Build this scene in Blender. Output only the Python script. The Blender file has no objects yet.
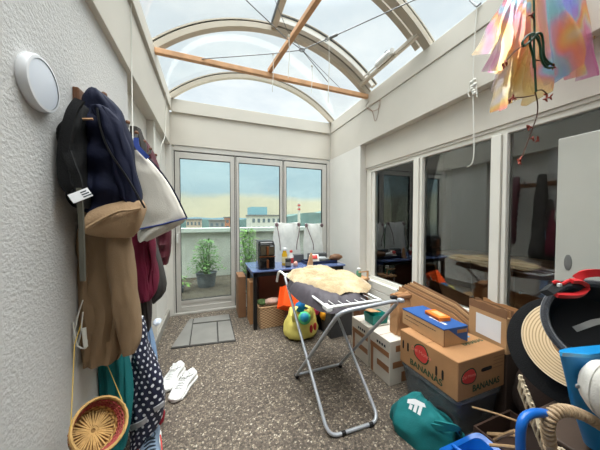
import bpy, math, random
import numpy as np
from mathutils import Vector, Matrix, noise
R_ = math.radians
random.seed(7)
COL = bpy.context.scene.collection
# ------------------------------------------------------------------ camera (metres; room depth = +Y, right wall = +X)
F, PSI, TH, HC = 238.0, R_(20.7), R_(-1.56), 1.35
FW = Vector((math.sin(PSI)*math.cos(TH), math.cos(PSI)*math.cos(TH), math.sin(TH)))
RT = Vector((math.cos(PSI), -math.sin(PSI), 0)); UP = RT.cross(FW); CP = Vector((0, 0, HC))
def at(x, y, X=None, Y=None, Z=None):
    """measure a point of the room: the photo position plus one known room coordinate"""
    r = FW*F + RT*(x-300) - UP*(y-225)
    if X is not None: t = (X-CP.x)/r.x
    elif Y is not None: t = (Y-CP.y)/r.y
    else: t = (Z-CP.z)/r.z
    return CP + r*t
# ------------------------------------------------------------------ materials
def lin(c):
    return tuple(((v/255)/12.92 if v/255 <= .04045 else ((v/255+.055)/1.055)**2.4) for v in c)
class NT:
    def __init__(s, name):
        s.m = bpy.data.materials.new(name); s.m.use_nodes = True; s.t = s.m.node_tree; s.t.nodes.clear()
        s.out = s.n('ShaderNodeOutputMaterial')
    def n(s, typ, **kw):
        nd = s.t.nodes.new(typ)
        for k, v in kw.items():
            if k in nd.inputs: nd.inputs[k].default_value = v
            else: setattr(nd, k, v)
        return nd
    def l(s, a, b): s.t.links.new(a, b)
    def ramp(s, fac, stops, interp='LINEAR'):
        r = s.n('ShaderNodeValToRGB'); r.color_ramp.interpolation = interp
        e = r.color_ramp.elements
        while len(e) < len(stops): e.new(.5)
        for k, (p, c) in enumerate(stops):
            e[k].position = p; e[k].color = (*c, 1) if len(c) == 3 else c
        s.l(fac, r.inputs[0]); return r.outputs[0]
    def math(s, op, a, b=None):
        m = s.n('ShaderNodeMath', operation=op)
        for i, v in enumerate((a, b)):
            if v is None: continue
            if isinstance(v, (int, float)): m.inputs[i].default_value = v
            else: s.l(v, m.inputs[i])
        return m.outputs[0]
def mat(name, rgb, rough=.7, var=.12, vs=6, bump=.0, bs=60, metal=0, coat=0, sheen=0, spec=.4, tr=0, coord='Object', detail=4):
    """plain procedural material: one own colour, slight noise variation, fine bump"""
    g = NT(name); c = lin(rgb)
    p = g.n('ShaderNodeBsdfPrincipled', Roughness=rough, Metallic=metal)
    p.inputs['Coat Weight'].default_value = coat; p.inputs['Sheen Weight'].default_value = sheen
    p.inputs['Specular IOR Level'].default_value = spec; p.inputs['Transmission Weight'].default_value = tr
    tc = g.n('ShaderNodeTexCoord')
    nz = g.n('ShaderNodeTexNoise', Scale=vs, Detail=detail); g.l(tc.outputs[coord], nz.inputs['Vector'])
    lo = tuple(v*(1-var) for v in c); hi = tuple(min(1, v*(1+var)) for v in c)
    g.l(g.ramp(nz.outputs[0], [(.3, lo), (.7, hi)]), p.inputs['Base Color'])
    if bump:
        b = g.n('ShaderNodeTexNoise', Scale=bs, Detail=3); g.l(tc.outputs[coord], b.inputs['Vector'])
        bp = g.n('ShaderNodeBump', Strength=min(1, bump), Distance=.01); g.l(b.outputs[0], bp.inputs['Height'])
        g.l(bp.outputs[0], p.inputs['Normal'])
    g.l(p.outputs[0], g.out.inputs[0]); return g.m
def glass(name, tint, ior=1.5, gain=1.0, dirt=.0):
    g = NT(name)
    tr = g.n('ShaderNodeBsdfTransparent'); tr.inputs[0].default_value = (*tint, 1)
    gl = g.n('ShaderNodeBsdfGlossy', Roughness=.0); gl.inputs[0].default_value = (.95, .97, .97, 1)
    fr = g.n('ShaderNodeFresnel', IOR=ior)
    fac = g.math('MINIMUM', g.math('MULTIPLY', fr.outputs[0], gain), 1.0)
    mx = g.n('ShaderNodeMixShader'); g.l(fac, mx.inputs[0]); g.l(tr.outputs[0], mx.inputs[1]); g.l(gl.outputs[0], mx.inputs[2])
    o = mx.outputs[0]
    if dirt:
        tc = g.n('ShaderNodeTexCoord'); nz = g.n('ShaderNodeTexNoise', Scale=3, Detail=6); g.l(tc.outputs['Object'], nz.inputs['Vector'])
        df = g.n('ShaderNodeBsdfDiffuse'); df.inputs[0].default_value = (.8, .8, .78, 1)
        m2 = g.n('ShaderNodeMixShader'); g.l(g.math('MULTIPLY', nz.outputs[0], dirt), m2.inputs[0]); g.l(o, m2.inputs[1]); g.l(df.outputs[0], m2.inputs[2]); o = m2.outputs[0]
    g.l(o, g.out.inputs[0]); return g.m
# ------------------------------------------------------------------ mesh builder
class MB:
    def __init__(s): s.v = []; s.f = []; s.uv = []; s.mi = []; s.m = 0
    def face(s, idx, uv=None): s.f.append(tuple(idx)); s.uv.append(uv); s.mi.append(s.m)
    def box(s, lo, hi, M=None):
        b = len(s.v)
        for z in (lo[2], hi[2]):
            for x, y in ((lo[0], lo[1]), (hi[0], lo[1]), (hi[0], hi[1]), (lo[0], hi[1])):
                p = Vector((x, y, z)); s.v.append(M @ p if M else p)
        for q in ((3, 2, 1, 0), (4, 5, 6, 7), (0, 1, 5, 4), (1, 2, 6, 5), (2, 3, 7, 6), (3, 0, 4, 7)): s.face([b+i for i in q])
        return s
    def prism(s, pts, off):
        """pts: outline, extruded by vector off"""
        b = len(s.v); n = len(pts); off = Vector(off)
        s.v += [Vector(p) for p in pts] + [Vector(p)+off for p in pts]
        s.face([b+i for i in range(n-1, -1, -1)]); s.face([b+n+i for i in range(n)])
        for i in range(n): s.face([b+i, b+(i+1) % n, b+n+(i+1) % n, b+n+i])
        return s
    def loft(s, rings, closed=True, cap=True, loop=False):
        b = len(s.v); n = len(rings[0]); m = len(rings)
        for r in rings: s.v += [Vector(p) for p in r]
        vv = [0]
        for i in range(1, m): vv.append(vv[-1]+(Vector(rings[i][0])-Vector(rings[i-1][0])).length)
        per = [0]; mid = max(rings, key=lambda q: sum((Vector(q[j])-Vector(q[j-1])).length for j in range(1, n)))
        for j in range(1, n+1): per.append(per[-1]+(Vector(mid[j % n])-Vector(mid[j-1])).length)
        for i in range(m if loop else m-1):
            for j in range(n if closed else n-1):
                j2 = (j+1) % n; i2 = (i+1) % m
                s.face([b+i*n+j, b+i*n+j2, b+i2*n+j2, b+i2*n+j], [(per[j], vv[i]), (per[j+1], vv[i]), (per[j+1], vv[i2]), (per[j], vv[i2])])
        if cap and closed and not loop:
            for k, rev in ((0, True), (m-1, False)):
                c = sum((Vector(p) for p in rings[k]), Vector())/n; ci = len(s.v); s.v.append(c)
                for j in range(n):
                    t = [b+k*n+j, b+k*n+(j+1) % n, ci]
                    s.face(t[::-1] if rev else t)
        return s
    def tube(s, pts, r, n=8, loop=False):
        pts = [Vector(p) for p in pts]; m = len(pts); rings = []; prev = None
        for i, p in enumerate(pts):
            a = pts[(i-1) % m] if (loop or i > 0) else p; c = pts[(i+1) % m] if (loop or i < m-1) else p
            t = (c-a).normalized() if (c-a).length > 1e-9 else Vector((0, 0, 1))
            if prev is None:
                u = t.cross(Vector((0, 0, 1)))
                if u.length < .1: u = t.cross(Vector((1, 0, 0)))
            else: u = prev - t*prev.dot(t)
            u.normalize(); prev = u; w = t.cross(u)
            rr = r[i] if isinstance(r, (list, tuple)) else r
            rings.append([p+(u*math.cos(2*math.pi*k/n)+w*math.sin(2*math.pi*k/n))*rr for k in range(n)])
        return s.loft(rings, loop=loop)
    def ball(s, c, r, nu=16, nv=10, fn=None):
        rx, ry, rz = (r, r, r) if isinstance(r, (int, float)) else r; c = Vector(c); rings = []
        for i in range(1, nv):
            th = math.pi*i/nv; ring = []
            for j in range(nu):
                ph = 2*math.pi*j/nu
                d = Vector((math.sin(th)*math.cos(ph), math.sin(th)*math.sin(ph), -math.cos(th)))
                k = fn(d) if fn else 1
                ring.append(c+Vector((d.x*rx, d.y*ry, d.z*rz))*k)
            rings.append(ring)
        return s.loft(rings)
    def lathe(s, prof, M, n=40, cap=True):
        """prof: (radius, height) list; M places local z axis"""
        return s.loft([[M @ Vector((r*math.cos(2*math.pi*j/n), r*math.sin(2*math.pi*j/n), h)) for j in range(n)] for r, h in prof], cap=cap)
    def sheet(s, fn, nu, nv, th=.004):
        P = [[Vector(fn(i/nu, j/nv)) for j in range(nv+1)] for i in range(nu+1)]
        def nrm(i, j):
            a = P[min(i+1, nu)][j]-P[max(i-1, 0)][j]; b = P[i][min(j+1, nv)]-P[i][max(j-1, 0)]
            k = a.cross(b); return k.normalized() if k.length > 1e-12 else Vector((0, 0, 1))
        b = len(s.v); w = nv+1; N = (nu+1)*w
        for sg in (.5, -.5):
            for i in range(nu+1):
                for j in range(nv+1): s.v.append(P[i][j]+nrm(i, j)*th*sg)
        for i in range(nu):
            for j in range(nv):
                q = [b+i*w+j, b+(i+1)*w+j, b+(i+1)*w+j+1, b+i*w+j+1]
                uv = [(i/nu, j/nv), ((i+1)/nu, j/nv), ((i+1)/nu, (j+1)/nv), (i/nu, (j+1)/nv)]
                s.face(q, uv); s.face([k+N for k in q[::-1]], uv[::-1])
        e = [(i, 0) for i in range(nu)]+[(nu, j) for j in range(nv)]+[(i, nv) for i in range(nu, 0, -1)]+[(0, j) for j in range(nv, 0, -1)]
        for k in range(len(e)):
            a = b+e[k][0]*w+e[k][1]; c = e[(k+1) % len(e)]; c = b+c[0]*w+c[1]
            s.face([a, a+N, c+N, c])
        return s
    def build(s, name, mats, parent=None, smooth=True, bevel=0, sub=0, seg=2):
        org = parent.matrix_world.translation.copy() if parent else None
        P = parent
        if P is not None:
            org = Vector((0, 0, 0)); q = P
            while q is not None: org += q.location; q = q.parent
        else:
            V = np.array([tuple(v) for v in s.v]); lo, hi = V.min(0), V.max(0)
            org = Vector(((lo[0]+hi[0])/2, (lo[1]+hi[1])/2, lo[2]))
        me = bpy.data.meshes.new(name); me.from_pydata([tuple(Vector(v)-org) for v in s.v], [], s.f)
        for m in (mats if isinstance(mats, (list, tuple)) else [mats]): me.materials.append(m)
        if any(s.mi): me.polygons.foreach_set('material_index', s.mi)
        if any(u is not None for u in s.uv):
            L = me.uv_layers.new(name='UVMap'); d = []
            for f, u in zip(s.f, s.uv): d += [c for p in (u or [(0, 0)]*len(f)) for c in p]
            L.data.foreach_set('uv', d)
        me.polygons.foreach_set('use_smooth', [smooth]*len(me.polygons)); me.validate(); me.update()
        if smooth: me.set_sharp_from_angle(angle=R_(38))
        o = bpy.data.objects.new(name, me); COL.objects.link(o)
        if P is not None: o.parent = P
        else: o.location = org
        if bevel:
            b = o.modifiers.new('b', 'BEVEL'); b.width = bevel; b.segments = seg; b.limit_method = 'ANGLE'; b.angle_limit = R_(40)
        if sub:
            u = o.modifiers.new('s', 'SUBSURF'); u.levels = u.render_levels = sub
        return o
def props(o, label=None, cat=None, group=None, kind=None):
    if label: o['label'] = label
    if cat: o['category'] = cat
    if group: o['group'] = group
    if kind: o['kind'] = kind
    return o
def thing(name, label, cat, loc, group=None):
    o = bpy.data.objects.new(name, None); COL.objects.link(o); o.location = Vector(loc); o.empty_display_size = .05
    return props(o, label, cat, group)
def struct(o): o['kind'] = 'structure'; return o
def copy_tree(root, loc, rz=0, label=None):
    r = root.copy(); COL.objects.link(r); r.location = Vector(loc); r.rotation_euler = (0, 0, rz)
    if label: r['label'] = label
    for ch in list(root.children):
        c = ch.copy(); COL.objects.link(c); c.parent = r
        for gch in list(ch.children):
            d = gch.copy(); COL.objects.link(d); d.parent = c
    return r
def frame(o, z, x=None):
    """matrix with origin o and local z axis along z"""
    z = Vector(z).normalized(); x = Vector(x) if x else (Vector((0, 0, 1)).cross(z) if abs(z.z) < .95 else Vector((1, 0, 0)))
    x = (x-z*x.dot(z)).normalized(); y = z.cross(x)
    M = Matrix((x, y, z)).transposed().to_4x4(); M.translation = Vector(o); return M
def rot_box(c, rz):
    return Matrix.Translation(Vector(c)) @ Matrix.Rotation(rz, 4, 'Z')
def text(body, size, M, m, parent, name='printed_lettering', bold=0.0, sx=1.0):
    cu = bpy.data.curves.new('t', 'FONT'); cu.body = body; cu.size = size; cu.align_x = 'CENTER'; cu.align_y = 'CENTER'; cu.offset = bold; cu.extrude = .0004
    ob = bpy.data.objects.new('t', cu); COL.objects.link(ob)
    me = bpy.data.meshes.new_from_object(ob.evaluated_get(bpy.context.evaluated_depsgraph_get()))
    bpy.data.objects.remove(ob); bpy.data.curves.remove(cu)
    b = MB(); b.v = [M @ Vector((v.co.x*sx, v.co.y, v.co.z)) for v in me.vertices]
    for p in me.polygons: b.face(list(p.vertices))
    bpy.data.meshes.remove(me)
    return b.build(name, m, parent, smooth=False)
def smoothpath(pts, n=6):
    pts = [Vector(p) for p in pts]; out = []
    for i in range(len(pts)-1):
        p0 = pts[max(i-1, 0)]; p1 = pts[i]; p2 = pts[i+1]; p3 = pts[min(i+2, len(pts)-1)]
        for k in range(n):
            t = k/n
            out.append(.5*((2*p1)+(p2-p0)*t+(2*p0-5*p1+4*p2-p3)*t*t+(3*p1-p0-3*p2+p3)*t**3))
    out.append(pts[-1]); return out
def wob(p, s=1.0, seed=0.0): return noise.noise(Vector((p[0]*s+seed, p[1]*s+seed*.7, p[2]*s-seed)))
def interp(rows, n):
    rows = np.array(rows, float); t = np.linspace(0, 1, len(rows)); tt = np.linspace(0, 1, n)
    return [[float(np.interp(u, t, rows[:, k])) for k in range(rows.shape[1])] for u in tt]

# colours / shared materials
M_ = {}
def stucco():
    g = NT('rough_stucco'); tc = g.n('ShaderNodeTexCoord'); p = g.n('ShaderNodeBsdfPrincipled', Roughness=.9)
    n1 = g.n('ShaderNodeTexNoise', Scale=1.3, Detail=3); g.l(tc.outputs['Object'], n1.inputs['Vector'])
    g.l(g.ramp(n1.outputs[0], [(.3, lin((204, 202, 200))), (.7, lin((215, 213, 210)))]), p.inputs['Base Color'])
    mp = g.n('ShaderNodeMapping'); mp.inputs['Scale'].default_value = (1, 1, 1.25); g.l(tc.outputs['Object'], mp.inputs[0])
    n2 = g.n('ShaderNodeTexNoise', Scale=75, Detail=5, Roughness=.62); g.l(mp.outputs[0], n2.inputs['Vector'])
    bp = g.n('ShaderNodeBump', Strength=.8, Distance=.006); g.l(n2.outputs[0], bp.inputs['Height']); g.l(bp.outputs[0], p.inputs['Normal'])
    g.l(p.outputs[0], g.out.inputs[0]); return g.m
M_['stucco'] = stucco()
M_['wall'] = mat('white_wall_paint', (224, 221, 214), .75, .03, 3, .06, 120)
M_['beam'] = mat('warm_white_beam_paint', (208, 202, 191), .6, .04, 2, .05, 90)
M_['white_frame'] = mat('white_window_paint', (228, 225, 216), .4, .03, 3)
M_['alu'] = mat('anodised_aluminium', (205, 202, 196), .38, .05, 4, metal=.2)
M_['alu_dark'] = mat('dark_gasket', (38, 38, 38), .6)
M_['rib'] = mat('powder_coated_rib', (176, 166, 151), .45, .05, 3, metal=.2)
M_['roofglass'] = glass('roof_pane', (.97, .98, .98), 1.3, .12, .03)
M_['doorglass'] = glass('door_pane', (.84, .88, .87), 1.5, .8, .06)
M_['winglass'] = glass('window_pane_glass', (.90, .91, .91), 1.52, 1.9, .0)
M_['wood'] = mat('pine_batten', (206, 158, 116), .6, .18, 8, .1, 40)
M_['wood_dark'] = mat('stained_wood', (112, 72, 46), .5, .25, 10, .1, 40)
M_['steel'] = mat('grey_steel', (128, 130, 132), .5, .05, metal=.5)
M_['tube'] = mat('grey_coated_tube', (176, 180, 186), .32, .04, metal=.35)
M_['whiteplastic'] = mat('white_plastic', (230, 230, 228), .35, .03)
M_['black'] = mat('black_plastic', (20, 20, 22), .35, .1)
M_['blackfab'] = mat('black_fabric', (15, 15, 17), .9, .2, 12, .3, 200)
M_['string'] = mat('white_cord', (222, 220, 212), .8, .05)
M_['card'] = mat('brown_cardboard', (164, 120, 80), .8, .1, 5, .1, 80)
M_['card2'] = mat('dark_cardboard', (134, 97, 68), .8, .14, 5, .1, 80)
M_['cardpale'] = mat('pale_cardboard', (184, 144, 102), .8, .1, 5, .1, 80)
M_['blue_print'] = mat('blue_print', (42, 84, 146), .6, .08)
M_['ink'] = mat('dark_ink', (38, 48, 58), .8, .05)
M_['green_ink'] = mat('green_ink', (34, 66, 44), .8, .06)
M_['red'] = mat('red_print', (196, 58, 52), .6, .08)
M_['paper'] = mat('white_paper', (226, 226, 228), .7, .03)
M_['teal'] = mat('teal_fabric', (14, 106, 108), .8, .15, 10, .25, 160)

# ------------------------------------------------------------------ THE SETTING
def floor_mat():
    g = NT('exposed_aggregate_slabs'); tc = g.n('ShaderNodeTexCoord'); p = g.n('ShaderNodeBsdfPrincipled', Roughness=.75)
    v = g.n('ShaderNodeTexVoronoi', Scale=82); g.l(tc.outputs['Object'], v.inputs['Vector'])
    sx = g.n('ShaderNodeSeparateColor'); g.l(v.outputs['Color'], sx.inputs[0])
    stone = g.ramp(sx.outputs[0], [(0, lin((66, 58, 51))), (.3, lin((102, 90, 79))), (.6, lin((126, 113, 99))), (.84, lin((148, 134, 117))), (.94, lin((180, 167, 148))), (1, lin((206, 195, 178)))])
    ve = g.n('ShaderNodeTexVoronoi', Scale=82, feature='DISTANCE_TO_EDGE'); g.l(tc.outputs['Object'], ve.inputs['Vector'])
    edge = g.ramp(ve.outputs['Distance'], [(.02, (0, 0, 0)), (.14, (1, 1, 1))])
    mx = g.n('ShaderNodeMix', data_type='RGBA'); g.l(edge, mx.inputs[0]); mx.inputs[6].default_value = (*lin((84, 76, 68)), 1); g.l(stone, mx.inputs[7])
    n = g.n('ShaderNodeTexNoise', Scale=2.2, Detail=4); g.l(tc.outputs['Object'], n.inputs['Vector'])
    m2 = g.n('ShaderNodeMix', data_type='RGBA', blend_type='MULTIPLY'); m2.inputs[0].default_value = 1
    g.l(mx.outputs[2], m2.inputs[6]); g.l(g.ramp(n.outputs[0], [(.3, (.72, .705, .69)), (.7, (.9, .89, .88))]), m2.inputs[7])
    sp = g.n('ShaderNodeSeparateXYZ'); g.l(tc.outputs['Object'], sp.inputs[0]); js = []
    for k, off in (('X', .32), ('Y', .12)):
        fr = g.math('FRACT', g.math('DIVIDE', g.math('ADD', sp.outputs[k], 10+off), .5))
        js.append(g.math('LESS_THAN', g.math('ABSOLUTE', g.math('SUBTRACT', fr, .5)), .008))
    j = g.math('MAXIMUM', js[0], js[1])
    m3 = g.n('ShaderNodeMix', data_type='RGBA'); g.l(g.math('MULTIPLY', j, .6), m3.inputs[0]); g.l(m2.outputs[2], m3.inputs[6]); m3.inputs[7].default_value = (*lin((70, 62, 54)), 1)
    g.l(m3.outputs[2], p.inputs['Base Color'])
    bp = g.n('ShaderNodeBump', Strength=.5, Distance=.004); g.l(edge, bp.inputs['Height']); g.l(bp.outputs[0], p.inputs['Normal'])
    g.l(p.outputs[0], g.out.inputs[0]); return g.m
M_['floor'] = floor_mat()
YB, YF = 3.67, -1.6                       # door wall / wall behind the camera
struct(MB().box((-.8, YF-.1, -.1), (2.16, YB+.08, 0)).build('floor', M_['floor'], smooth=False))
# left wall: rough stucco, then a smooth recess, a pilaster and the end piece
struct(MB().box((-.75, YF, 0), (-.53, 2.0, 2.40)).build('wall_left', M_['stucco'], smooth=False))
b = MB().box((-.75, 2.0, 0), (-.60, 2.85, 2.40)); b.box((-.75, 2.85, 0), (-.535, 2.93, 2.40)); b.box((-.75, 2.93, 0), (-.56, YB, 2.40)); b.box((-.75, YB-.004, 0), (-.485, YB+.12, 2.40))
struct(b.build('wall_left_end', M_['wall'], smooth=False))
struct(MB().box((-.62, 2.0, 0), (-.53, YB, .10)).build('baseboard_left', mat('cement_skirting', (150, 146, 138), .8, .1, 8), smooth=False, bevel=.004))
b = MB().box((-.75, YF, 2.356), (-.497, YB, 2.795))
struct(b.build('trim_1', M_['beam'], smooth=False, bevel=.003))
struct(MB().box((-.75, YF, 2.797), (-.52, YB, 2.812)).build('trim_2', M_['alu_dark'], smooth=False))
struct(MB().box((-.75, YF, 2.812), (-.472, YB, 2.965)).build('trim_3', M_['beam'], smooth=False, bevel=.004))
# door wall lintel
struct(MB().box((-.497, YB-.005, 2.356), (1.94, YB+.12, 2.79)).build('wall_back', M_['beam'], smooth=False, bevel=.003))
struct(MB().box((-.472, YB-.03, 2.79), (1.925, YB+.12, 2.965)).build('trim_4', M_['beam'], smooth=False, bevel=.004))
# right wall
b = MB().box((1.94, 2.79, 0), (2.16, YB+.08, 2.356)).box((2.0, YF, 0), (2.16, 2.79, .52))
struct(b.build('wall_right', M_['wall'], smooth=False, bevel=.003))
b = MB()
for k in range(6): b.box((1.992, YF, .03+k*.08), (2.0, 2.785, .10+k*.08))
struct(b.build('trim_5', M_['white_frame'], smooth=False, bevel=.003))
struct(MB().box((1.94, YF, 2.356), (2.16, YB, 2.79)).build('trim_6', M_['beam'], smooth=False, bevel=.003))
struct(MB().box((1.93, YF, 2.792), (2.16, YB, 2.965)).build('trim_7', M_['beam'], smooth=False, bevel=.004))
struct(MB().box((2.02, YF, 2.04), (2.16, 2.79, 2.356)).build('trim_8', M_['beam'], smooth=False, bevel=.003))
# wall behind the photographer
struct(MB().box((-.75, YF, 2.965), (2.16, .05, 3.05)).build('ceiling_shade_slab', M_['wall'], smooth=False))  # unseen opaque slab, added to keep skylight off the near end
struct(MB().box((-.75, YF-.1, 0), (2.16, YF, 2.965)).build('wall_front', M_['wall'], smooth=False))

# --- right window: frame, sill, two mullions, three panes
b = MB()
WX0, WX1 = 2.045, 2.105
b.box((WX0-.012, YF, 2.015), (WX1, 2.785, 2.04)); b.box((WX0, YF, 1.975), (WX1, 2.785, 2.015)); b.box((WX0, 2.69, .555), (WX1, 2.785, 1.975)); b.box((WX0+.012, 2.625, .555), (WX1, 2.69, 1.975))
b.box((WX0, YF, .52), (WX1, 2.785, .575)); b.box((WX0-.055, YF, .50), (WX1, 2.785, .528))
win = struct(b.build('window_1', M_['white_frame'], smooth=False, bevel=.004))
def mull(y0, y1, nm='window_mullion'):
    m = MB().box((WX0-.01, y0, .575), (WX1, y0+(y1-y0)*.28, 1.975)); m.box((WX0-.025, y0+(y1-y0)*.33, .575), (WX1, y1, 1.975))
    m.build(nm, M_['white_frame'], win, smooth=False, bevel=.004)
mull(1.85, 1.95); mull(1.105, 1.205); mull(-.5, -.4)
for y0, y1 in ((1.95, 2.625), (1.205, 1.85), (-.4, 1.105), (YF, -.5)):
    MB().box((2.072, y0, .575), (2.078, y1, 1.975)).build('window_pane', M_['winglass'], win, smooth=False)
# --- room behind the window
RX = 5.2
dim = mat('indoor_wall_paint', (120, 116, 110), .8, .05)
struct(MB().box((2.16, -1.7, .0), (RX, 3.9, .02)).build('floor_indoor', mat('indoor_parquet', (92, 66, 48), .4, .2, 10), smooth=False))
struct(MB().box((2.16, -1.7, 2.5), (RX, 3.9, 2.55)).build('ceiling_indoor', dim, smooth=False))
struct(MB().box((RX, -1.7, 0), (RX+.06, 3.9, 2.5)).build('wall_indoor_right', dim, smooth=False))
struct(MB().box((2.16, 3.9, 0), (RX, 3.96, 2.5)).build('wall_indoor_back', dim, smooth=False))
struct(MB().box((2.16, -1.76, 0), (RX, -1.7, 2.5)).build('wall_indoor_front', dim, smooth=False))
sb = thing('sideboard', 'low brown wooden sideboard indoors behind the window panes', 'sideboard', (3.6, 1.9, .02))
MB().box((3.35, 1.2, .10), (3.85, 2.7, .80)).build('cabinet_body', M_['wood_dark'], sb, smooth=False, bevel=.008)
MB().box((3.32, 1.17, .80), (3.88, 2.73, .84)).build('top', M_['wood'], sb, smooth=False, bevel=.006)
for k in range(3):
    d = MB().box((3.33, 1.22+k*.49, .14), (3.35, 1.68+k*.49, .78)).build('door', M_['wood_dark'], sb, smooth=False, bevel=.004)
    MB().ball((3.32, 1.64+k*.49, .5), .014).build('knob', M_['steel'], d)
for x in (3.4, 3.8):
    for y in (1.25, 2.65): MB().box((x-.02, y-.02, .02), (x+.02, y+.02, .10)).build('leg', M_['wood_dark'], sb, smooth=False)
# sliding white panel behind the third pane
sp = thing('sliding_panel', 'plain pale grey sliding panel covering half of the rightmost window pane', 'panel', (2.062, .2, .576))
MB().box((2.056, -.38, .585), (2.068, .84, 1.85)).build('panel', mat('pale_grey_panel', (196, 196, 188), .3, .02, coat=.6), sp, smooth=False, bevel=.004)
MB().ball((2.055, .78, 1.08), (.005, .018, .05)).build('grip', mat('grey_grip', (120, 120, 118), .5), sp)
MB().box((2.054, -.38, .576), (2.07, .84, .586)).build('runner', M_['alu'], sp, smooth=False)

# --- glazed door wall
def leaf_frame(name, x0, x1, parent=None, left=.05, right=.045):
    b = MB(); y0, y1 = YB+.012, YB+.06
    b.box((x0, y0, .035), (x0+left, y1, 2.27)); b.box((x1-right, y0, .035), (x1, y1, 2.27))
    b.box((x0+left, y0, 2.185), (x1-right, y1, 2.27)); b.box((x0+left, y0, .035), (x1-right, y1, .105)); b.box((x0+left, y0+.006, .105), (x1-right, y1, .15)); b.box((x0+left, y0, .15), (x1-right, y1, .195))
    o = b.build(name, M_['alu'], parent, smooth=False, bevel=.004)
    g = MB(); t = .006
    for lo, hi in (((x0+left, y0+.002, .195), (x0+left+t, y0+.03, 2.185)), ((x1-right-t, y0+.002, .195), (x1-right, y0+.03, 2.185)), ((x0+left, y0+.002, .195), (x1-right, y0+.03, .195+t)), ((x0+left, y0+.002, 2.185-t), (x1-right, y0+.03, 2.185))): g.box(lo, hi)
    g.build('gasket', M_['alu_dark'], o, smooth=False)
    MB().box((x0+left, y0+.02, .195), (x1-right, y0+.026, 2.185)).build('glass_pane', M_['doorglass'], o, smooth=False)
    return o
b = MB().box((-.497, YB+.005, 0), (-.458, YB+.075, 2.33)).box((1.885, YB+.005, 0), (1.94, YB+.075, 2.33)).box((-.458, YB+.005, 2.285), (1.885, YB+.075, 2.356)).box((-.497, YB-.01, 0), (1.94, YB+.075, .028))
b.box((.352, YB+.02, .028), (.366, YB+.07, 2.285)); b.box((1.098, YB+.02, .028), (1.112, YB+.07, 2.285))
fr = struct(b.build('trim_9', M_['alu'], smooth=False, bevel=.003))
g = MB()
for x0, x1 in ((-.458, -.447), (.343, .352), (.366, .374), (1.089, 1.098), (1.112, 1.12), (1.876, 1.885)): g.box((x0, YB+.03, .028), (x1, YB+.06, 2.285))
g.box((-.458, YB+.03, 2.27), (1.885, YB+.06, 2.285)); g.build('seal', M_['alu_dark'], fr, smooth=False)
dl = struct(leaf_frame('door_1', -.447, .343, None, .06, .055))
h = MB().box((-.435, YB-.012, 1.00), (-.405, YB+.012, 1.16)).build('handle_plate', M_['alu'], dl, smooth=False, bevel=.003)
MB().tube(smoothpath([(-.42, YB-.01, 1.13), (-.42, YB-.045, 1.13), (-.42, YB-.05, 1.12), (-.418, YB-.05, 1.02)]), .009).build('handle', M_['whiteplastic'], h)
struct(leaf_frame('window_2', .374, 1.089, None, .035, .04)); struct(leaf_frame('window_3', 1.12, 1.876, None, .035, .08))

# --- barrel roof
XC, ZS, SAG, HALF = .735, 2.955, .485, 1.21
RR = (HALF**2+SAG**2)/(2*SAG); AM = math.asin(HALF/RR); ZC = ZS+SAG-RR
def arc(a, r): return (XC+r*math.sin(a), ZC+r*math.cos(a))
def sweep(y0, y1, r0, r1, a0=-AM, a1=AM, n=40, mb=None):
    mb = mb or MB(); rings = []
    for k in range(n+1):
        a = a0+(a1-a0)*k/n; p, q = arc(a, r0), arc(a, r1)
        rings.append([(p[0], y0, p[1]), (p[0], y1, p[1]), (q[0], y1, q[1]), (q[0], y0, q[1])])
    return mb.loft(rings)
RIBY = (3.63, 2.66, 1.72, .76, .05)
for i, y in enumerate(RIBY):
    w = .026 if i == 0 else .036
    r = struct(sweep(y-w, y+w, RR-.01, RR+.045).build('trim_%d' % (10+i), M_['rib']))
    sweep(y-w+.008, y+w-.008, RR+.045, RR+.055).build('gasket', M_['alu_dark'], r)
    sweep(y-w, y+w, RR+.060, RR+.075).build('cap', M_['rib'], r)
ro = struct(sweep(.0, YB+.05, RR+.055, RR+.059, n=64).build('ceiling', M_['roofglass']))
# skylight sash between the second and third rib
sk = struct(sweep(2.53, 2.585, RR+.03, RR+.075, a0=-.03, a1=AM*.96).build('window_4', M_['alu']))
for r0, r1 in ((RR+.078, RR+.088), (RR+.10, RR+.108), (RR+.118, RR+.128)):
    sweep(2.53, 2.60, r0, r1, a0=-.03, a1=AM*.98).build('sash_profile', M_['alu_dark' if r0 > RR+.09 and r0 < RR+.11 else 'rib'], sk)
sweep(1.80, 1.855, RR+.03, RR+.075, a0=-.03, a1=AM*.96).build('sash_rail', M_['rib'], sk)
sweep(1.858, 1.864, RR+.055, RR+.07, a0=-.03, a1=AM*.96).build('sash_gasket', M_['alu_dark'], sk)
p = arc(-.03, RR+.03); MB().box((p[0]-.03, 1.8, p[1]-.02), (p[0]+.03, 2.66, p[1]+.03)).build('sash_bar', M_['rib'], sk, smooth=False, bevel=.004)
MB().box((p[0]-.036, 1.8, p[1]-.01), (p[0]-.031, 2.6, p[1]+.04)).build('sash_gasket', M_['alu_dark'], sk, smooth=False)
p = arc(AM*.88, RR+.0); MB().box((p[0]-.02, 1.72, p[1]-.02), (p[0]+.022, 2.64, p[1]+.02)).build('sash_bar', M_['rib'], sk, smooth=False, bevel=.004)
PB = p
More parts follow.
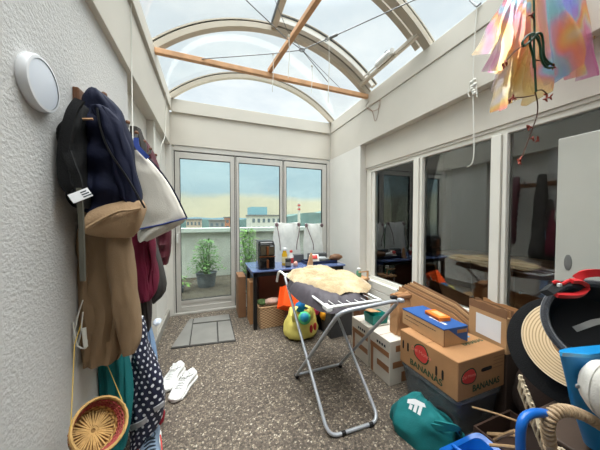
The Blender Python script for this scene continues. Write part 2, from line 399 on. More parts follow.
# motor on the lower sash bar
mo = thing('window_motor', 'small pale window opener motor on the roof sash bar', 'motor', (PB[0]-.03, 2.16, PB[1]))
MB().tube([(PB[0]-.045, 2.03, PB[1]+.02), (PB[0]-.045, 2.06, PB[1]+.02), (PB[0]-.045, 2.24, PB[1]+.02), (PB[0]-.045, 2.27, PB[1]+.02)], [.022, .034, .034, .022], 14).build('housing', M_['whiteplastic'], mo)
MB().tube([(PB[0]-.045, 2.27, PB[1]+.02), (PB[0]-.045, 2.5, PB[1]+.025)], .009).build('spindle', M_['alu'], mo)
MB().box((PB[0]-.06, 2.0, PB[1]-.01), (PB[0]-.025, 2.03, PB[1]+.05)).build('bracket', M_['alu'], mo, smooth=False, bevel=.003)
MB().box((PB[0]-.055, 2.08, PB[1]+.045), (PB[0]-.03, 2.12, PB[1]+.075)).build('clip', M_['black'], mo, smooth=False, bevel=.004)

# --- timber battens, cables, strings
props(MB().box((-.4715, 2.60, 2.905), (1.928, 2.645, 2.955)).build('wooden_batten', M_['wood'], smooth=False, bevel=.004), 'long pine batten spanning the room from ledge to ledge under the roof', 'batten')
a = at(270, 74, Y=2.61); e = at(319, -3, Z=3.05); a.z = 2.98; e2 = e+(e-a)*.8
M = frame(a, e2-a); props(MB().box((-.022, -.022, -.02), (.022, .022, (e2-a).length), M).build('wooden_batten', M_['wood'], smooth=False, bevel=.004), 'shorter pine batten running lengthwise, resting on the cross batten', 'batten')
J = at(302, 50, Z=3.0)
cabA = [at(202, 61, Y=2.60)+Vector((0, 0, .02)), at(268, 54, Z=2.99), J, at(332, 37, Z=3.0), at(414, 0, Z=3.03), Vector((1.93, 1.0, 2.98))]
props(MB().tube(cabA, .0045, 6).build('tension_cable', M_['steel']), 'grey steel cable slung crosswise below the roof glass', 'cable')
cabB = [Vector((-.2, 1.1, 3.16)), at(246, 0, Z=3.05), at(286, 38, Z=3.0), J, at(328, 82, Y=2.60)]
props(MB().tube(cabB, .0045, 6).build('tension_cable', M_['steel']), 'grey steel cable running diagonally to the cross batten', 'cable')
props(MB().tube([at(275, 0, Z=3.2), at(287, 30, Z=3.05), J+Vector((.005, .004, .004)), at(318, 66, Z=2.97), at(340, 88, Y=2.595)], .003, 6).build('tension_cable', M_['steel']), 'thin second cable beside the diagonal one under the roof', 'cable')
b = MB(); b.tube([J+Vector((.024*math.cos(t), .024*math.sin(t), 0)) for t in np.linspace(0, 6.28, 16)[:-1]], .006, 6, loop=True)
props(b.build('cable_ring', M_['steel']), 'small steel ring where the roof cables meet', 'ring')
hg = 'cut white strings hanging from the roof cables'
for (x, y0, y1, p0, lb) in ((273, 54, 92, None, 'white string hanging from the cable, leftmost of the four'), (289, 36, 78, None, 'white string hanging just left of the cable ring'), (312, 66, 93, None, 'short white string hanging just right of the cable ring'), (329, 38, 103, None, 'long white string hanging at the right cable knot')):
    q = at(x, y0, Z=3.0); q2 = Vector((q.x, q.y, at(x, y1, Y=q.y).z))
    pts = [q+(q2-q)*t+Vector((.008*math.sin(t*5), 0, 0))*(t) for t in np.linspace(0, 1, 8)]
    o = MB().tube(pts, .0035, 6).build('hanging_string', M_['string']); props(o, lb, 'string', hg)
    MB().ball(q, .012, 10, 6).build('knot', M_['string'], o)
k = thing('cable_tensioner', 'metal tensioner and shackle on the right half of the crosswise roof cable', 'tensioner', at(332, 37, Z=3.0))
d = (cabA[4]-cabA[3]).normalized(); c = Vector(k.location)
MB().tube([c-d*.03, c-d*.02, c+d*.05, c+d*.06], [.004, .012, .012, .004], 8).build('barrel', M_['steel'], k)
MB().tube([c-d*.05+Vector((0, 0, .016*math.sin(t)))+d*(.022*math.cos(t)) for t in np.linspace(0, 6.28, 12)[:-1]], .004, 6, loop=True).build('shackle', M_['steel'], k)
# strings on the side walls
q = [at(131, -4, X=-.488), at(131.6, 60, X=-.488), at(132.4, 110, X=-.45), at(133, 148, X=-.42)]
props(MB().tube(smoothpath(q), .003, 6).build('hanging_string', M_['string']), 'long white cord hanging down the left beam in front of the coats', 'string')
q = [Vector((-.468, 3.19, 2.83)), at(165.5, 110, X=-.485), at(165, 135, X=-.485), at(161, 148, X=-.49), at(160, 175, X=-.50)]
props(MB().tube(smoothpath(q), .0035, 6).build('hanging_string', M_['string']), 'thin white cord in the far left corner by the door', 'string')
q = [at(477, 6, X=1.922), at(474, 50, X=1.915), at(473, 84, X=1.915), at(473.5, 120, X=1.915), at(474, 150, X=1.915), at(472, 163, X=1.915), at(467, 167, X=1.915)]
s = props(MB().tube(smoothpath(q), .0045, 6).build('hanging_string', M_['string']), 'white cord knotted halfway, hanging from the right ledge', 'string')
b = MB()
for k in range(7):
    r = random.Random(k); c = at(473+r.uniform(-2, 2), 80+k*2.2, X=1.91); b.ball(c, (.012, .016, .014), 8, 6)
b.tube([at(470, 84, X=1.912), at(468, 93, X=1.912), at(469.5, 97, X=1.912)], .004, 6); b.tube([at(476, 82, X=1.912), at(477, 97, X=1.912)], .004, 6)
b.build('knot', M_['string'], s)
MB().tube(smoothpath([at(470, 0, X=1.925), at(474, 4, X=1.92), at(477, 6, X=1.92), at(481, 3, X=1.92)]), .007, 6).build('hook', M_['steel'], s)
q = [at(380, 100, X=1.93), at(379, 108, X=1.93), at(372, 111, X=1.932), at(366, 107, X=1.932), at(369, 101, X=1.925)]
q2 = [at(366, 107, X=1.932), at(372, 111, X=1.932), at(375, 121, X=1.935), at(378, 114, X=1.932), at(379, 104, X=1.93)]
props(MB().tube(smoothpath(q[::-1])+smoothpath(q2), .0028, 6).build('loose_wire', mat('bare_copper_wire', (150, 112, 86), .5)), 'thin bent wire dangling on the right beam near the cross batten', 'wire')

# ------------------------------------------------------------------ OUTSIDE
conc = mat('weathered_parapet', (184, 188, 178), .9, .16, 1.6, .2, 40)
struct(MB().box((-6, YB+.08, -.14), (8, 6.25, -.03)).build('floor_terrace', mat('terrace_gravel_slabs', (66, 60, 48), .95, .45, 9, .4, 60), smooth=False))
pw = MB().box((-6, 6.05, -.14), (8, 6.22, 1.02)); struct(pw.build('wall_terrace', conc, smooth=False))
struct(MB().box((-6, 5.98, 1.02), (8, 6.3, 1.125)).build('trim_16', mat('parapet_coping', (196, 204, 196), .7, .08, 3), smooth=False, bevel=.01))
struct(MB().box((-6, YB+.09, -.1), (-.76, 3.9, 2.9)).build('wall_outside_left', M_['wall'], smooth=False))
def plant(name, label, c, potr, poth, h, n, spread, potm, leafm, seed):
    rnd = random.Random(seed); t = thing(name, label, 'plant', c)
    c = Vector(c)
    p = MB().lathe([(potr*.78, 0), (potr, poth), (potr*1.06, poth), (potr*1.06, poth-.03), (potr*1.0, poth-.03)][:3]+[(potr*.95, poth), (potr*.9, poth-.03)], Matrix.Translation(c), 24).build('pot', potm, t)
    lf = MB(); st = MB()
    for k in range(n):
        a = rnd.uniform(0, 6.28); hh = rnd.uniform(.06, 1)*h; rad = spread*rnd.uniform(.15, 1)*(1.15-.75*hh/h)
        base = c+Vector((math.cos(a)*.03, math.sin(a)*.03, poth-.03)); tip = c+Vector((math.cos(a)*rad, math.sin(a)*rad, poth+hh))
        if k % 6 == 0: st.tube([base, (base+tip)/2+Vector((0, 0, .03)), tip], .004, 5)
        d = Vector((math.cos(a+rnd.uniform(-1, 1)), math.sin(a+rnd.uniform(-1, 1)), rnd.uniform(-.5, .6))).normalized(); L = rnd.uniform(.05, .10); s = d.cross(Vector((0, 0, 1))).normalized()*L*.3; up = Vector((0, 0, .012))
        b0 = len(lf.v); lf.v += [tip, tip+d*L*.5+s-up*.3, tip+d*L-up, tip+d*L*.5-s-up*.3, tip+d*L*.5+up*.6]
        for q in ((0, 1, 4), (1, 2, 4), (2, 3, 4), (3, 0, 4)): lf.face([b0+i for i in q])
    st.build('stems', leafm, t); lf.build('foliage', leafm, t); return t
leafg = mat('fresh_green_leaf', (78, 122, 54), .6, .3, 9); leafl = mat('bright_green_leaf', (100, 146, 58), .6, .2, 9)
potb = mat('grey_blue_pot', (92, 104, 112), .6)
plant('potted_plant', 'bushy green plant in a grey blue pot on the terrace behind the door', (-.08, 5.2, -.03), .20, .28, .66, 420, .34, potb, leafg, 3)
plant('potted_plant', 'leafy light green plant on the terrace behind the table', (.72, 4.9, -.03), .18, .28, .9, 380, .30, potb, leafl, 5)
plant('potted_plant', 'small plant with big leaves at the left edge of the door glass', (-.56, 4.95, -.03), .10, .10, .28, 30, .20, potb, leafl, 9)
# city and hills
def fac(name, wallc, winc, sx, sz, fx=.45, fz=.45):
    g = NT(name); tc = g.n('ShaderNodeTexCoord'); sp_ = g.n('ShaderNodeSeparateXYZ'); g.l(tc.outputs['Object'], sp_.inputs[0]); p = g.n('ShaderNodeBsdfPrincipled', Roughness=.8)
    g.l(p.outputs[0], g.out.inputs[0]); p.inputs['Base Color'].default_value = (*lin(wallc), 1); return g.m
def block(label, x0, x1, y, d, z0, z1, wm, rm, nx, nz, tower=None):
    t = thing('apartment_building', label, 'building', ((x0+x1)/2, y+d/2, z0), 'city buildings beyond the parapet')
    b = MB().box((x0, y, z0), (x1, y+d, z1)); b.build('walls', wm, t, smooth=False)
    MB().box((x0-.3, y-.3, z1), (x1+.3, y+d+.3, z1+.6)).build('roof', rm, t, smooth=False)
    w = (x1-x0)/nx
    for i in range(nx):
        for k in range(nz):
            cx = x0+(i+.5)*w; cz = z1-1.6-k*3.0
            MB().box((cx-w*.25, y-.08, cz-.8), (cx+w*.25, y+.05, cz+.7)).build('window', M_['citywin'], t, smooth=False)
    if tower: MB().box((tower[0], y+1, z1+.6), (tower[1], y+d-1, z1+.6+tower[2])).build('roof_house', tower[3], t, smooth=False)
    return t
M_['citywin'] = mat('dark_city_window', (96, 112, 122), .3)
pale = mat('pale_render', (208, 206, 196), .8, .05); blue_r = mat('blue_grey_render', (132, 176, 190), .8, .05); roofm = mat('grey_roof', (120, 118, 116), .8); tanr = mat('tan_render', (196, 178, 160), .8); orng = mat('terracotta_render', (196, 132, 100), .8)
D = 90
def px(x, y, Y=D): return at(x, y, Y=Y)
p0, p1 = px(251, 213), px(281, 228)
block('pale apartment block with blue grey roof house seen through the middle pane', p0.x, p1.x, D, 12, p1.z-12, p0.z-1.2, pale, roofm, 6, 2, (px(250.5, 0).x, px(267, 0).x, 3.0, blue_r))
p0, p1 = px(186, 220, 120), px(201, 230, 120); block('low tan building at the left end of the skyline behind the door', p0.x, p1.x, 120, 14, p1.z-12, p0.z, tanr, roofm, 4, 1)
p0, p1 = px(209, 221, 110), px(225, 230, 110); block('grey low house with pitched bulk behind the door glass', p0.x, p1.x, 110, 12, p1.z-12, p0.z, mat('grey_render', (150, 148, 146), .8), roofm, 3, 1)
p0, p1 = px(225, 218, 125), px(230, 227, 125); block('narrow terracotta building beside the door frame', p0.x, p1.x, 125, 10, p1.z-12, p0.z, orng, roofm, 1, 2)
ch = thing('chimney_stack', 'tall white chimney with red bands in front of the hill', 'chimney', px(299, 228, 150))
c = px(299, 228, 150); zt = px(299, 203, 150).z
MB().lathe([(1.0, -8), (.85, (zt-c.z)*.6), (.8, (zt-c.z))], Matrix.Translation(c), 16).build('shaft', pale, ch)
for k in range(2): MB().lathe([(.95, 0), (.95, 1.2)], Matrix.Translation(Vector((c.x, c.y, zt-2.2-k*2.6))), 16).build('band', M_['red'], ch)
def hills():
    b = MB(); N = 60; top = []
    for k in range(N+1):
        x = 100+k*5.2
        y = 219.5 if x < 270 else 219.5-(x-270)*.155-1.2*math.sin(x*.13)
        y = max(y, 208)-.5*math.sin(x*.31)-.3*math.sin(x*.77)
        q = at(x, y, Y=420); top.append(q)
    rings = []
    for q in top: rings.append([(q.x, 400, -60), (q.x, 420, q.z), (q.x, 520, q.z*.9), (q.x, 560, -60)])
    b.loft(rings); return b
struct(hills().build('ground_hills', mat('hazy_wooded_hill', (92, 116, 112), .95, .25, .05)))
b = MB(); N = 30; rings = []
for k in range(N+1):
    x = 100+k*8; q = at(x, 217.6-.5*math.sin(x*.2), Y=900); rings.append([(q.x, 880, -80), (q.x, 900, q.z), (q.x, 1000, -80)])
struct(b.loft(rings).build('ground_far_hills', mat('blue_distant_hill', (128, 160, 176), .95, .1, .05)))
struct(MB().box((-900, 30, -26), (900, 1200, -25)).build('ground_city', mat('city_ground', (120, 122, 112), .95, .3, .05), smooth=False))
#@@P2S
# ------------------------------------------------------------------ LEFT WALL: lamp, coat rack, hanging things
lc = at(42, 84.5, X=-.51); lc.x = -.53
lamp = thing('wall_lamp', 'round white flush lamp on the rough left wall', 'lamp', lc)
LM = frame(lc, (1, 0, 0))
MB().lathe([(.083, 0), (.086, .005), (.086, .022), (.083, .027), (.075, .028)], LM, 56, cap=False).lathe([(.083, 0), (.083, .001)], LM, 56).build('housing', mat('lamp_white_rim', (226, 227, 230), .4, .02), lamp)
MB().lathe([(.0755, .018), (.075, .0255), (.05, .028), (.015, .029)], LM, 56).build('diffuser', mat('lamp_diffuser', (216, 221, 230), .35, .02), lamp)
rk = thing('coat_rack', 'wooden peg rail on the left wall that carries the coats', 'coat rack', (-.53, 1.85, 1.83))
MB().box((-.53, 1.27, 1.83), (-.508, 2.55, 1.90)).build('rail_board', M_['wood_dark'], rk, smooth=False, bevel=.005)
for i, y in enumerate((1.345, 1.50, 1.68, 1.86, 2.05, 2.25, 2.45)):
    h = MB().tube(smoothpath([(-.508, y, 1.875), (-.47, y, 1.872), (-.452, y, 1.885), (-.447, y, 1.91)]), .009, 10).build('hook', M_['steel'], rk)
    MB().ball((-.447, y, 1.914), .013, 12, 8).build('hook_knob', M_['wood_dark'], h)

def garment(rows, t, n=32, seed=1, fold=.012, fk=5, quilt=0, lean=0.0, hollow=True, rag=.012):
    """hanging cloth body: rows = (photo y, left, right, room depth Y); t = thickness along the wall"""
    mb = MB(); rings = []; N = 56; rs = interp(rows, n); rnd = random.Random(seed); ph = rnd.uniform(0, 6)
    for i, (yy, xl, xr, Y) in enumerate(rs):
        a = at(xl, yy, Y=Y); c = at(xr, yy, Y=Y); cx = (a.x+c.x)/2; hw = (c.x-a.x)/2; z = (a.z+c.z)/2; ring = []
        f = i/(n-1); tt = t*(.55+.45*min(1, f*4))*.5; q = (1+(.16 if quilt < 5 else .15)*math.sin(quilt*f*6.283)) if quilt else 1
        for j in range(N):
            an = 2*math.pi*j/N; ca, sa = math.cos(an), math.sin(an)
            ex = math.copysign(abs(ca)**.75, ca)*hw; ey = math.copysign(abs(sa)**.8, sa)*tt*q
            fo = fold*(.3+f)*math.sin(fk*ca*2.2+ph+f*1.3+1.5*math.sin(f*4+ph))*abs(sa)
            fo += fold*.9*noise.noise(Vector((ca*2.2+seed*3.1, sa*1.5, f*5+seed)))
            ey += math.copysign(fo, sa) if abs(sa) > .05 else 0
            dz = rag*f*noise.noise(Vector((ca*2+seed, sa*2, 1.7)))
            ex *= 1+(.02*math.sin(quilt*f*6.283) if quilt > 5 else 0); ring.append((max(cx+ex+fold*.3*math.sin(f*17+an*3), -.527 if Y < 2 else -.553), Y+ey+lean*f, z+dz))
        rings.append(ring)
    mb.loft(rings, cap=False)
    for k, rev in ((0, True), (n-1, False)):
        cz = sum((Vector(p) for p in rings[k]), Vector())/N; cz.z += .02 if k else .012; ci = len(mb.v); mb.v.append(cz)
        for j in range(N):
            tr = [k*N+j, k*N+(j+1) % N, ci]; mb.face(tr[::-1] if rev else tr)
    return mb
def rows(Y, *r, Y2=None):
    n = len(r); return [(a, b, c, Y+(0 if Y2 is None else (Y2-Y)*i/(n-1))) for i, (a, b, c) in enumerate(r)]
def resample(r): # even spacing in photo y
    ys = np.linspace(r[0][0], r[-1][0], 22); A = np.array(r); return [tuple(float(np.interp(y, A[:, 0], A[:, k])) if k else float(y) for k in range(4)) for y in ys]
G = lambda Y, *r, Y2=None, **k: garment(resample(rows(Y, *r, Y2=Y2)), **k)
navy = mat('navy_quilted_nylon', (25, 29, 52), .75, .15, 8, .15, 90, spec=.2)
beigel = mat('beige_lining', (172, 142, 110), .85, .12, 10, .3, 140)
beige = mat('beige_cotton_coat', (136, 111, 84), .85, .08, 6, .2, 200)
burg = mat('burgundy_fleece', (112, 22, 52), .9, .15, 10, .3, 160)
burgq = mat('burgundy_quilted_nylon', (84, 30, 42), .5, .15, 10, .15, 90)
char = mat('charcoal_wool', (66, 62, 60), .95, .12, 14, .3, 160)
choc = mat('dark_brown_cloth', (58, 50, 48), .9, .15, 12, .25, 160)
canvas = mat('white_canvas', (206, 200, 190), .8, .05, 6, .25, 180)
blued = mat('blue_webbing', (44, 60, 120), .7, .1)
khaki = mat('grey_green_webbing', (92, 90, 80), .8, .1)
# black backpack hanging nearest the camera
bp = thing('backpack', 'black backpack with a white tag, hanging behind the navy jacket', 'backpack', (-.46, 1.25, 1.25))
G(1.20, (106, 76, 86), (114, 71, 87), (134, 65, 86), (160, 62, 86), (185, 66, 88), (203, 75, 90), (208, 82, 90), t=.13, seed=3, fold=.016).build('bag_body', M_['blackfab'], bp)
def strap(pts, w, th=.004, mb=None, side=(0, 0, 1), n=5):
    P = smoothpath(pts, n); mb = mb or MB(); rings = []
    for i, p in enumerate(P):
        tg = (P[min(i+1, len(P)-1)]-P[max(i-1, 0)]).normalized(); s = Vector(side); s = (s-tg*s.dot(tg)).normalized(); nn = tg.cross(s)
        rings.append([p+s*w/2+nn*th, p-s*w/2+nn*th, p-s*w/2-nn*th, p+s*w/2-nn*th])
    return mb.loft(rings)
strap([at(80, 100, Y=1.12), at(72, 112, Y=1.11), at(66, 135, Y=1.10), at(63, 160, Y=1.095), at(65, 182, Y=1.09), at(71, 190, Y=1.09)], .036, side=(1, -.2, 0)).build('shoulder_strap', M_['blackfab'], bp)
strap([at(67, 152, Y=1.095), at(72, 166, Y=1.08), at(77, 178, Y=1.08), at(80, 195, Y=1.08)], .026, side=(1, -.2, 0)).build('shoulder_strap', M_['blackfab'], bp)
strap([at(79, 188, Y=1.075), at(81, 215, Y=1.07), at(82, 245, Y=1.07), at(83, 281, Y=1.07)], .015, side=(1, -.1, 0)).build('webbing_strap', khaki, bp)
M = frame(at(80.5, 195.5, Y=1.05), (.1, -1, .3), (1, .2, .62))
tg = MB().box((-.030, -.018, -.0015), (.030, .018, .0015), M).build('white_tag', M_['paper'], bp, smooth=False, bevel=.006)
b = MB()
for k in range(3): b.box((.004, -.012+k*.009, .0016), (.030-k*.004, -.008+k*.009, .0022), M)
b.build('printed_mark', M_['ink'], tg, smooth=False)
# navy jacket, turned up at the hem
nj = thing('padded_jacket', 'navy padded jacket hanging with its beige lining turned out', 'jacket', (-.42, 1.38, 1.2))
G(1.29, (93, 93, 103), (96, 89, 109), (101, 86, 114), (110, 84, 122), (125, 83, 128), (142, 83, 132), (158, 83, 134), (175, 84, 137), (190, 85, 140), (199, 85, 142), (207, 86, 140), (213, 87, 128), t=.17, seed=5, fold=.012, fk=3, quilt=4).build('body', navy, nj)
G(1.205, (107, 91, 108), (122, 98, 122), (150, 108, 131), (175, 114, 137), (198, 121, 142), (206, 130, 144), t=.05, seed=8, fold=.008, fk=2).build('sleeve', navy, nj)
b = MB().tube(smoothpath([at(97, 108, Y=1.18), at(101, 130, Y=1.175), at(110, 152, Y=1.17), at(126, 176, Y=1.165), at(138, 196, Y=1.165), at(145, 208, Y=1.17)]), .004, 6); b.build('zip', M_['black'], nj)
MB().tube([at(81, 119, Y=1.165), at(93, 119, Y=1.165)], .004, 6).build('hanging_loop', M_['wood'], nj)
lr = []
for (x, y0, y1) in ((86.5, 218, 234), (90, 211, 236), (97, 207, 237), (106, 204, 238), (116, 202, 238.5), (125, 200, 238.5), (132, 198.5, 237), (137, 198, 232), (141, 198.5, 222), (143, 202, 214)):
    a = at(x, y0, Y=1.20); c = at(x, y1, Y=1.20); m = (a+c)/2; h = (a.z-c.z)/2; ring = []
    for k in range(20):
        an = 6.2832*k/20; ring.append((m.x, m.y+.01+.055*math.sin(an)*(1+.25*wob((x, k, 1), .3)), m.z+h*math.cos(an)*(1+.04*wob((x, k, 4), .4))))
    lr.append(ring)
MB().loft(lr).build('turned_out_lining', beigel, nj)
MB().tube(smoothpath([at(x, y, Y=1.142) for x, y in ((87, 228), (97, 222), (108, 216), (120, 211), (131, 210), (141, 208))]), .007, 6).build('lining_seam', beigel, nj)
# white canvas tote
tb = thing('tote_bag', 'large white canvas tote bag with dark blue piping', 'bag', (-.3, 1.75, 1.15))
tote = G(1.72, (152, 134, 141), (158, 133, 148), (168, 134, 157), (180, 134, 167), (195, 135, 175), (207, 135, 181), (214, 136, 185), (218, 136, 187), (223, 137, 183), (230, 138, 172), (236, 138, 160), (240, 140, 152), t=.16, seed=11, fold=.007, fk=2)
tote.build('bag_body', canvas, tb)
yf = 1.635
MB().tube(smoothpath([at(x, y, Y=yf) for x, y in ((138, 229.5), (150, 227), (162, 224.5), (175, 221), (187, 218))]), .006, 6).build('piping', blued, tb)
MB().tube(smoothpath([at(x, y, Y=1.66) for x, y in ((141, 151), (157, 167), (169, 183), (178, 199), (187, 218))]), .005, 6).build('piping', navy, tb)
strap([at(136, 138, Y=1.66), at(137, 146, Y=1.65), at(143, 153, Y=1.64), at(148, 158, Y=1.64)], .026, side=(1, 0, .5)).build('handle', mat('bright_blue_webbing', (44, 70, 150), .7), tb)
# coats further along the rail
cc = thing('trench_coat', 'long beige cotton coat hanging below the navy jacket', 'coat', (-.42, 1.45, .45))
G(1.34, (190, 84, 125), (225, 80, 128), (250, 78, 131), (285, 77, 134), (315, 79, 134), (335, 82, 132), (346, 84, 129), (355, 87, 124), t=.17, seed=13, fold=.018, fk=3, rag=.004).build('body', beige, cc)
G(1.25, (215, 108, 128), (245, 107, 132), (280, 110, 136), (315, 116, 140), (335, 119, 141.5), (345, 122, 141), (349, 125, 138), t=.11, seed=17, fold=.008, fk=1, rag=.004).build('sleeve', beige, cc)
b = MB(); b.tube(smoothpath([at(x, y, Y=1.22) for x, y in ((83, 300), (79, 312), (76, 325), (73.5, 338), (76, 346), (80, 338), (82, 322), (83, 312))]), .0022, 6); b.tube(smoothpath([at(x, y, Y=1.21) for x, y in ((73, 322), (75, 335), (78, 346), (86, 348), (87, 340))]), .0025, 6)
b.build('white_drawcord', M_['string'], cc)
strap([at(84, 328, Y=1.21), at(85, 340, Y=1.21), at(86, 347, Y=1.21)], .012, side=(1, 0, 0)).build('white_drawcord', M_['string'], cc)
bj = thing('fleece_jacket', 'burgundy fleece jacket hanging between the beige and the charcoal coat', 'jacket', (-.36, 1.85, .85))
G(1.86, (200, 130, 150), (240, 129, 154), (262, 130, 157), (280, 133, 158), (292, 136, 157), (299, 138, 152), t=.15, seed=19, fold=.02, fk=4).build('body', burg, bj)
G(1.775, (236, 130, 143), (262, 131, 146), (285, 135, 149), (300, 138, 149), t=.06, seed=23, fold=.008, fk=1).build('sleeve', burg, bj)
gc = thing('wool_coat', 'charcoal wool coat hanging behind the burgundy fleece', 'coat', (-.3, 2.1, .8))
G(2.06, (128, 131, 140), (145, 132, 146), (190, 134, 150), (240, 136, 155), (262, 138, 161), (284, 140, 167), (294, 142, 166), (302, 144, 156), t=.14, seed=29, fold=.014, fk=3).build('body', char, gc)
props(G(1.95, (180, 136, 142), (262, 134, 148), (300, 137, 151), (320, 138, 152), (329, 139, 151), t=.10, seed=31, fold=.012, fk=3).build('skirt', choc), 'dark brown cloth skirt hanging under the burgundy fleece', 'skirt')
pj = thing('puffer_jacket', 'dark burgundy quilted puffer jacket, last on the rail by the door', 'jacket', (-.3, 2.42, 1.0))
G(2.40, (140, 141, 146), (150, 142, 153), (165, 144, 159), (185, 148, 164), (210, 152, 169), (235, 156, 171.5), (255, 158, 170.5), (264, 160, 168), t=.15, seed=37, fold=.006, fk=2, quilt=11).build('body', burgq, pj)
# lower row
def dots():
    g = NT('navy_dotted_fabric'); tc = g.n('ShaderNodeTexCoord'); s = g.n('ShaderNodeSeparateXYZ'); g.l(tc.outputs['UV'], s.inputs[0])
    ds = []
    for off in (0, .5):
        fx = g.math('SUBTRACT', g.math('FRACT', g.math('ADD', g.math('DIVIDE', s.outputs['X'], .042), off)), .5)
        fy = g.math('SUBTRACT', g.math('FRACT', g.math('ADD', g.math('DIVIDE', s.outputs['Y'], .066), off)), .5)
        fx = g.math('MULTIPLY', fx, .042); fy = g.math('MULTIPLY', fy, .066)
        ds.append(g.math('LESS_THAN', g.math('ADD', g.math('MULTIPLY', fx, fx), g.math('MULTIPLY', fy, fy)), .0085**2))
    mx = g.n('ShaderNodeMix', data_type='RGBA'); g.l(g.math('MAXIMUM', *ds), mx.inputs[0]); mx.inputs[6].default_value = (*lin((28, 32, 56)), 1); mx.inputs[7].default_value = (*lin((222, 222, 228)), 1)
    p = g.n('ShaderNodeBsdfPrincipled', Roughness=.6); g.l(mx.outputs[2], p.inputs['Base Color']); g.l(p.outputs[0], g.out.inputs[0]); return g.m
props(G(1.50, (200, 104, 112), (300, 103, 118), (330, 100, 124), (355, 99, 128), (378, 99, 131), (400, 99, 132), (425, 98, 131), (446, 97, 128), t=.11, seed=41, fold=.016, fk=3).build('teal_jacket', M_['teal']), 'teal fabric jacket hanging low behind the woven basket', 'jacket')
dt = thing('rain_coat', 'navy rain coat with white dots and grey reflective bands', 'coat', (-.36, 1.6, .05))
G(1.62, (318, 135, 142), (330, 134, 146), (345, 133, 148), (362, 132, 155), (382, 131.5, 163), (400, 131, 166), (420, 130.5, 162), (434, 130.5, 153), (443, 131, 146), t=.13, seed=43, fold=.014, fk=3).build('body', dots(), dt)
MB().tube(smoothpath([at(138, 319, Y=1.62), (-.50, 1.66, 1.2), (-.50, 1.68, 1.6), (-.45, 1.68, 1.89)]), .003, 6).build('hanging_loop', M_['black'], dt)
refl = mat('grey_reflective_tape', (150, 148, 150), .4, .1)
strap([at(131, 428, Y=1.55), at(136, 426, Y=1.535), at(142, 423, Y=1.535), at(147, 419, Y=1.55)], .03, side=(0, 0, 1)).build('reflective_band', refl, dt)
strap([at(154, 410, Y=1.545), at(159, 407, Y=1.55), at(164, 403, Y=1.575)], .028, side=(0, 0, 1)).build('reflective_band', refl, dt)
props(G(1.97, (240, 142, 147), (322, 143, 150), (335, 144, 153), (350, 146, 156), (365, 148, 158), (378, 150, 160), t=.06, seed=47, fold=.01, fk=3).build('shirt', mat('pale_blue_cotton', (132, 160, 196), .8, .1, 8, .2, 160)), 'pale blue shirt peeking out above the dotted rain coat', 'shirt')
props(G(1.78, (340, 138, 144), (404, 144, 160), (416, 146, 165), (424, 148, 163), (433, 150, 158), t=.07, seed=53, fold=.012, fk=3).build('red_trousers', mat('dark_red_cloth', (140, 26, 44), .9, .15, 10, .2, 160)), 'dark red cloth showing under the hem of the dotted coat', 'trousers')
# tissue on the skirting
props(MB().ball(at(157, 322, X=-.5)+Vector((0, 0, .0)), (.035, .06, .03), 14, 9, lambda d: 1+.25*noise.noise(d*2.3)).build('crumpled_tissue', mat('pale_blue_tissue', (206, 214, 228), .9, .05, 9, .3, 60)), 'small pale crumpled tissue above the skirting behind the coats', 'tissue')
# woven basket on yellow string
bc = at(99.5, 425, X=-.39); bz = Vector((.62, -.42, .66)); KB = .72; BM = frame(bc-bz.normalized()*.03, bz) @ Matrix.Scale(KB, 4)
def wicker(name, c1, c2, c3, su=30, sv=60):
    g = NT(name); tc = g.n('ShaderNodeTexCoord'); s = g.n('ShaderNodeSeparateXYZ'); g.l(tc.outputs['UV'], s.inputs[0])
    a = g.math('SINE', g.math('MULTIPLY', s.outputs['X'], su*6.28)); c = g.math('SINE', g.math('MULTIPLY', s.outputs['Y'], sv*6.28)); h = g.math('MULTIPLY', a, c)
    h1 = g.math('ADD', g.math('MULTIPLY', h, .5), .5); p = g.n('ShaderNodeBsdfPrincipled', Roughness=.7)
    g.l(g.ramp(h1, [(0, lin(c1)), (.5, lin(c2)), (1, lin(c3))]), p.inputs['Base Color'])
    bpn = g.n('ShaderNodeBump', Strength=.8, Distance=.005); g.l(h1, bpn.inputs['Height']); g.l(bpn.outputs[0], p.inputs['Normal']); g.l(p.outputs[0], g.out.inputs[0]); return g.m
bk = thing('hanging_basket', 'round woven straw basket with red bands hanging on yellow string', 'basket', bc)
straw = mat('golden_straw', (186, 146, 88), .7, .2, 30, .2, 90)
rR = .128
MB().lathe([(.075, -.035), (.095, -.030), (.112, .005), (.124, .055), (.122, .056), (.108, .006), (.092, -.026), (.075, -.030)], BM, 56, cap=False).build('woven_wall', wicker('straw_weave', (112, 78, 44), (176, 134, 76), (206, 166, 100), 26, 60), bk)
MB().lathe([(.096, -.036), (.097, -.027), (.05, -.024), (.005, -.022)], BM, 40).build('base_disc', mat('dark_straw_base', (136, 100, 56), .8, .2, 20), bk)
for k in range(40):
    a = 6.2832*k/40; r0, r1 = .010+.012*(k % 2), .088+.006*(k % 3)
    p = [BM @ Vector((r*math.cos(a+.05*math.sin(k)), r*math.sin(a+.05*math.sin(k)), -.018+.002*(k % 2))) for r in (r0, (r0+r1)/2, r1)]
    strap(p, .0045, .0012, side=(BM.to_3x3() @ Vector((-math.sin(a), math.cos(a), 0)))).build('spoke', straw, bk)
redw = mat('red_straw', (150, 62, 56), .75, .2, 30)
for h, r in ((.008, .107), (.020, .110), (.036, .115)):
    b = MB(); N = 72; b.tube([BM @ Vector(((r+.0025*(-1)**k)*math.cos(6.2832*k/N), (r+.0025*(-1)**k)*math.sin(6.2832*k/N), h+.002*(-1)**(k//2))) for k in range(N)], .0042, 5, loop=True); b.build('red_band', redw, bk)
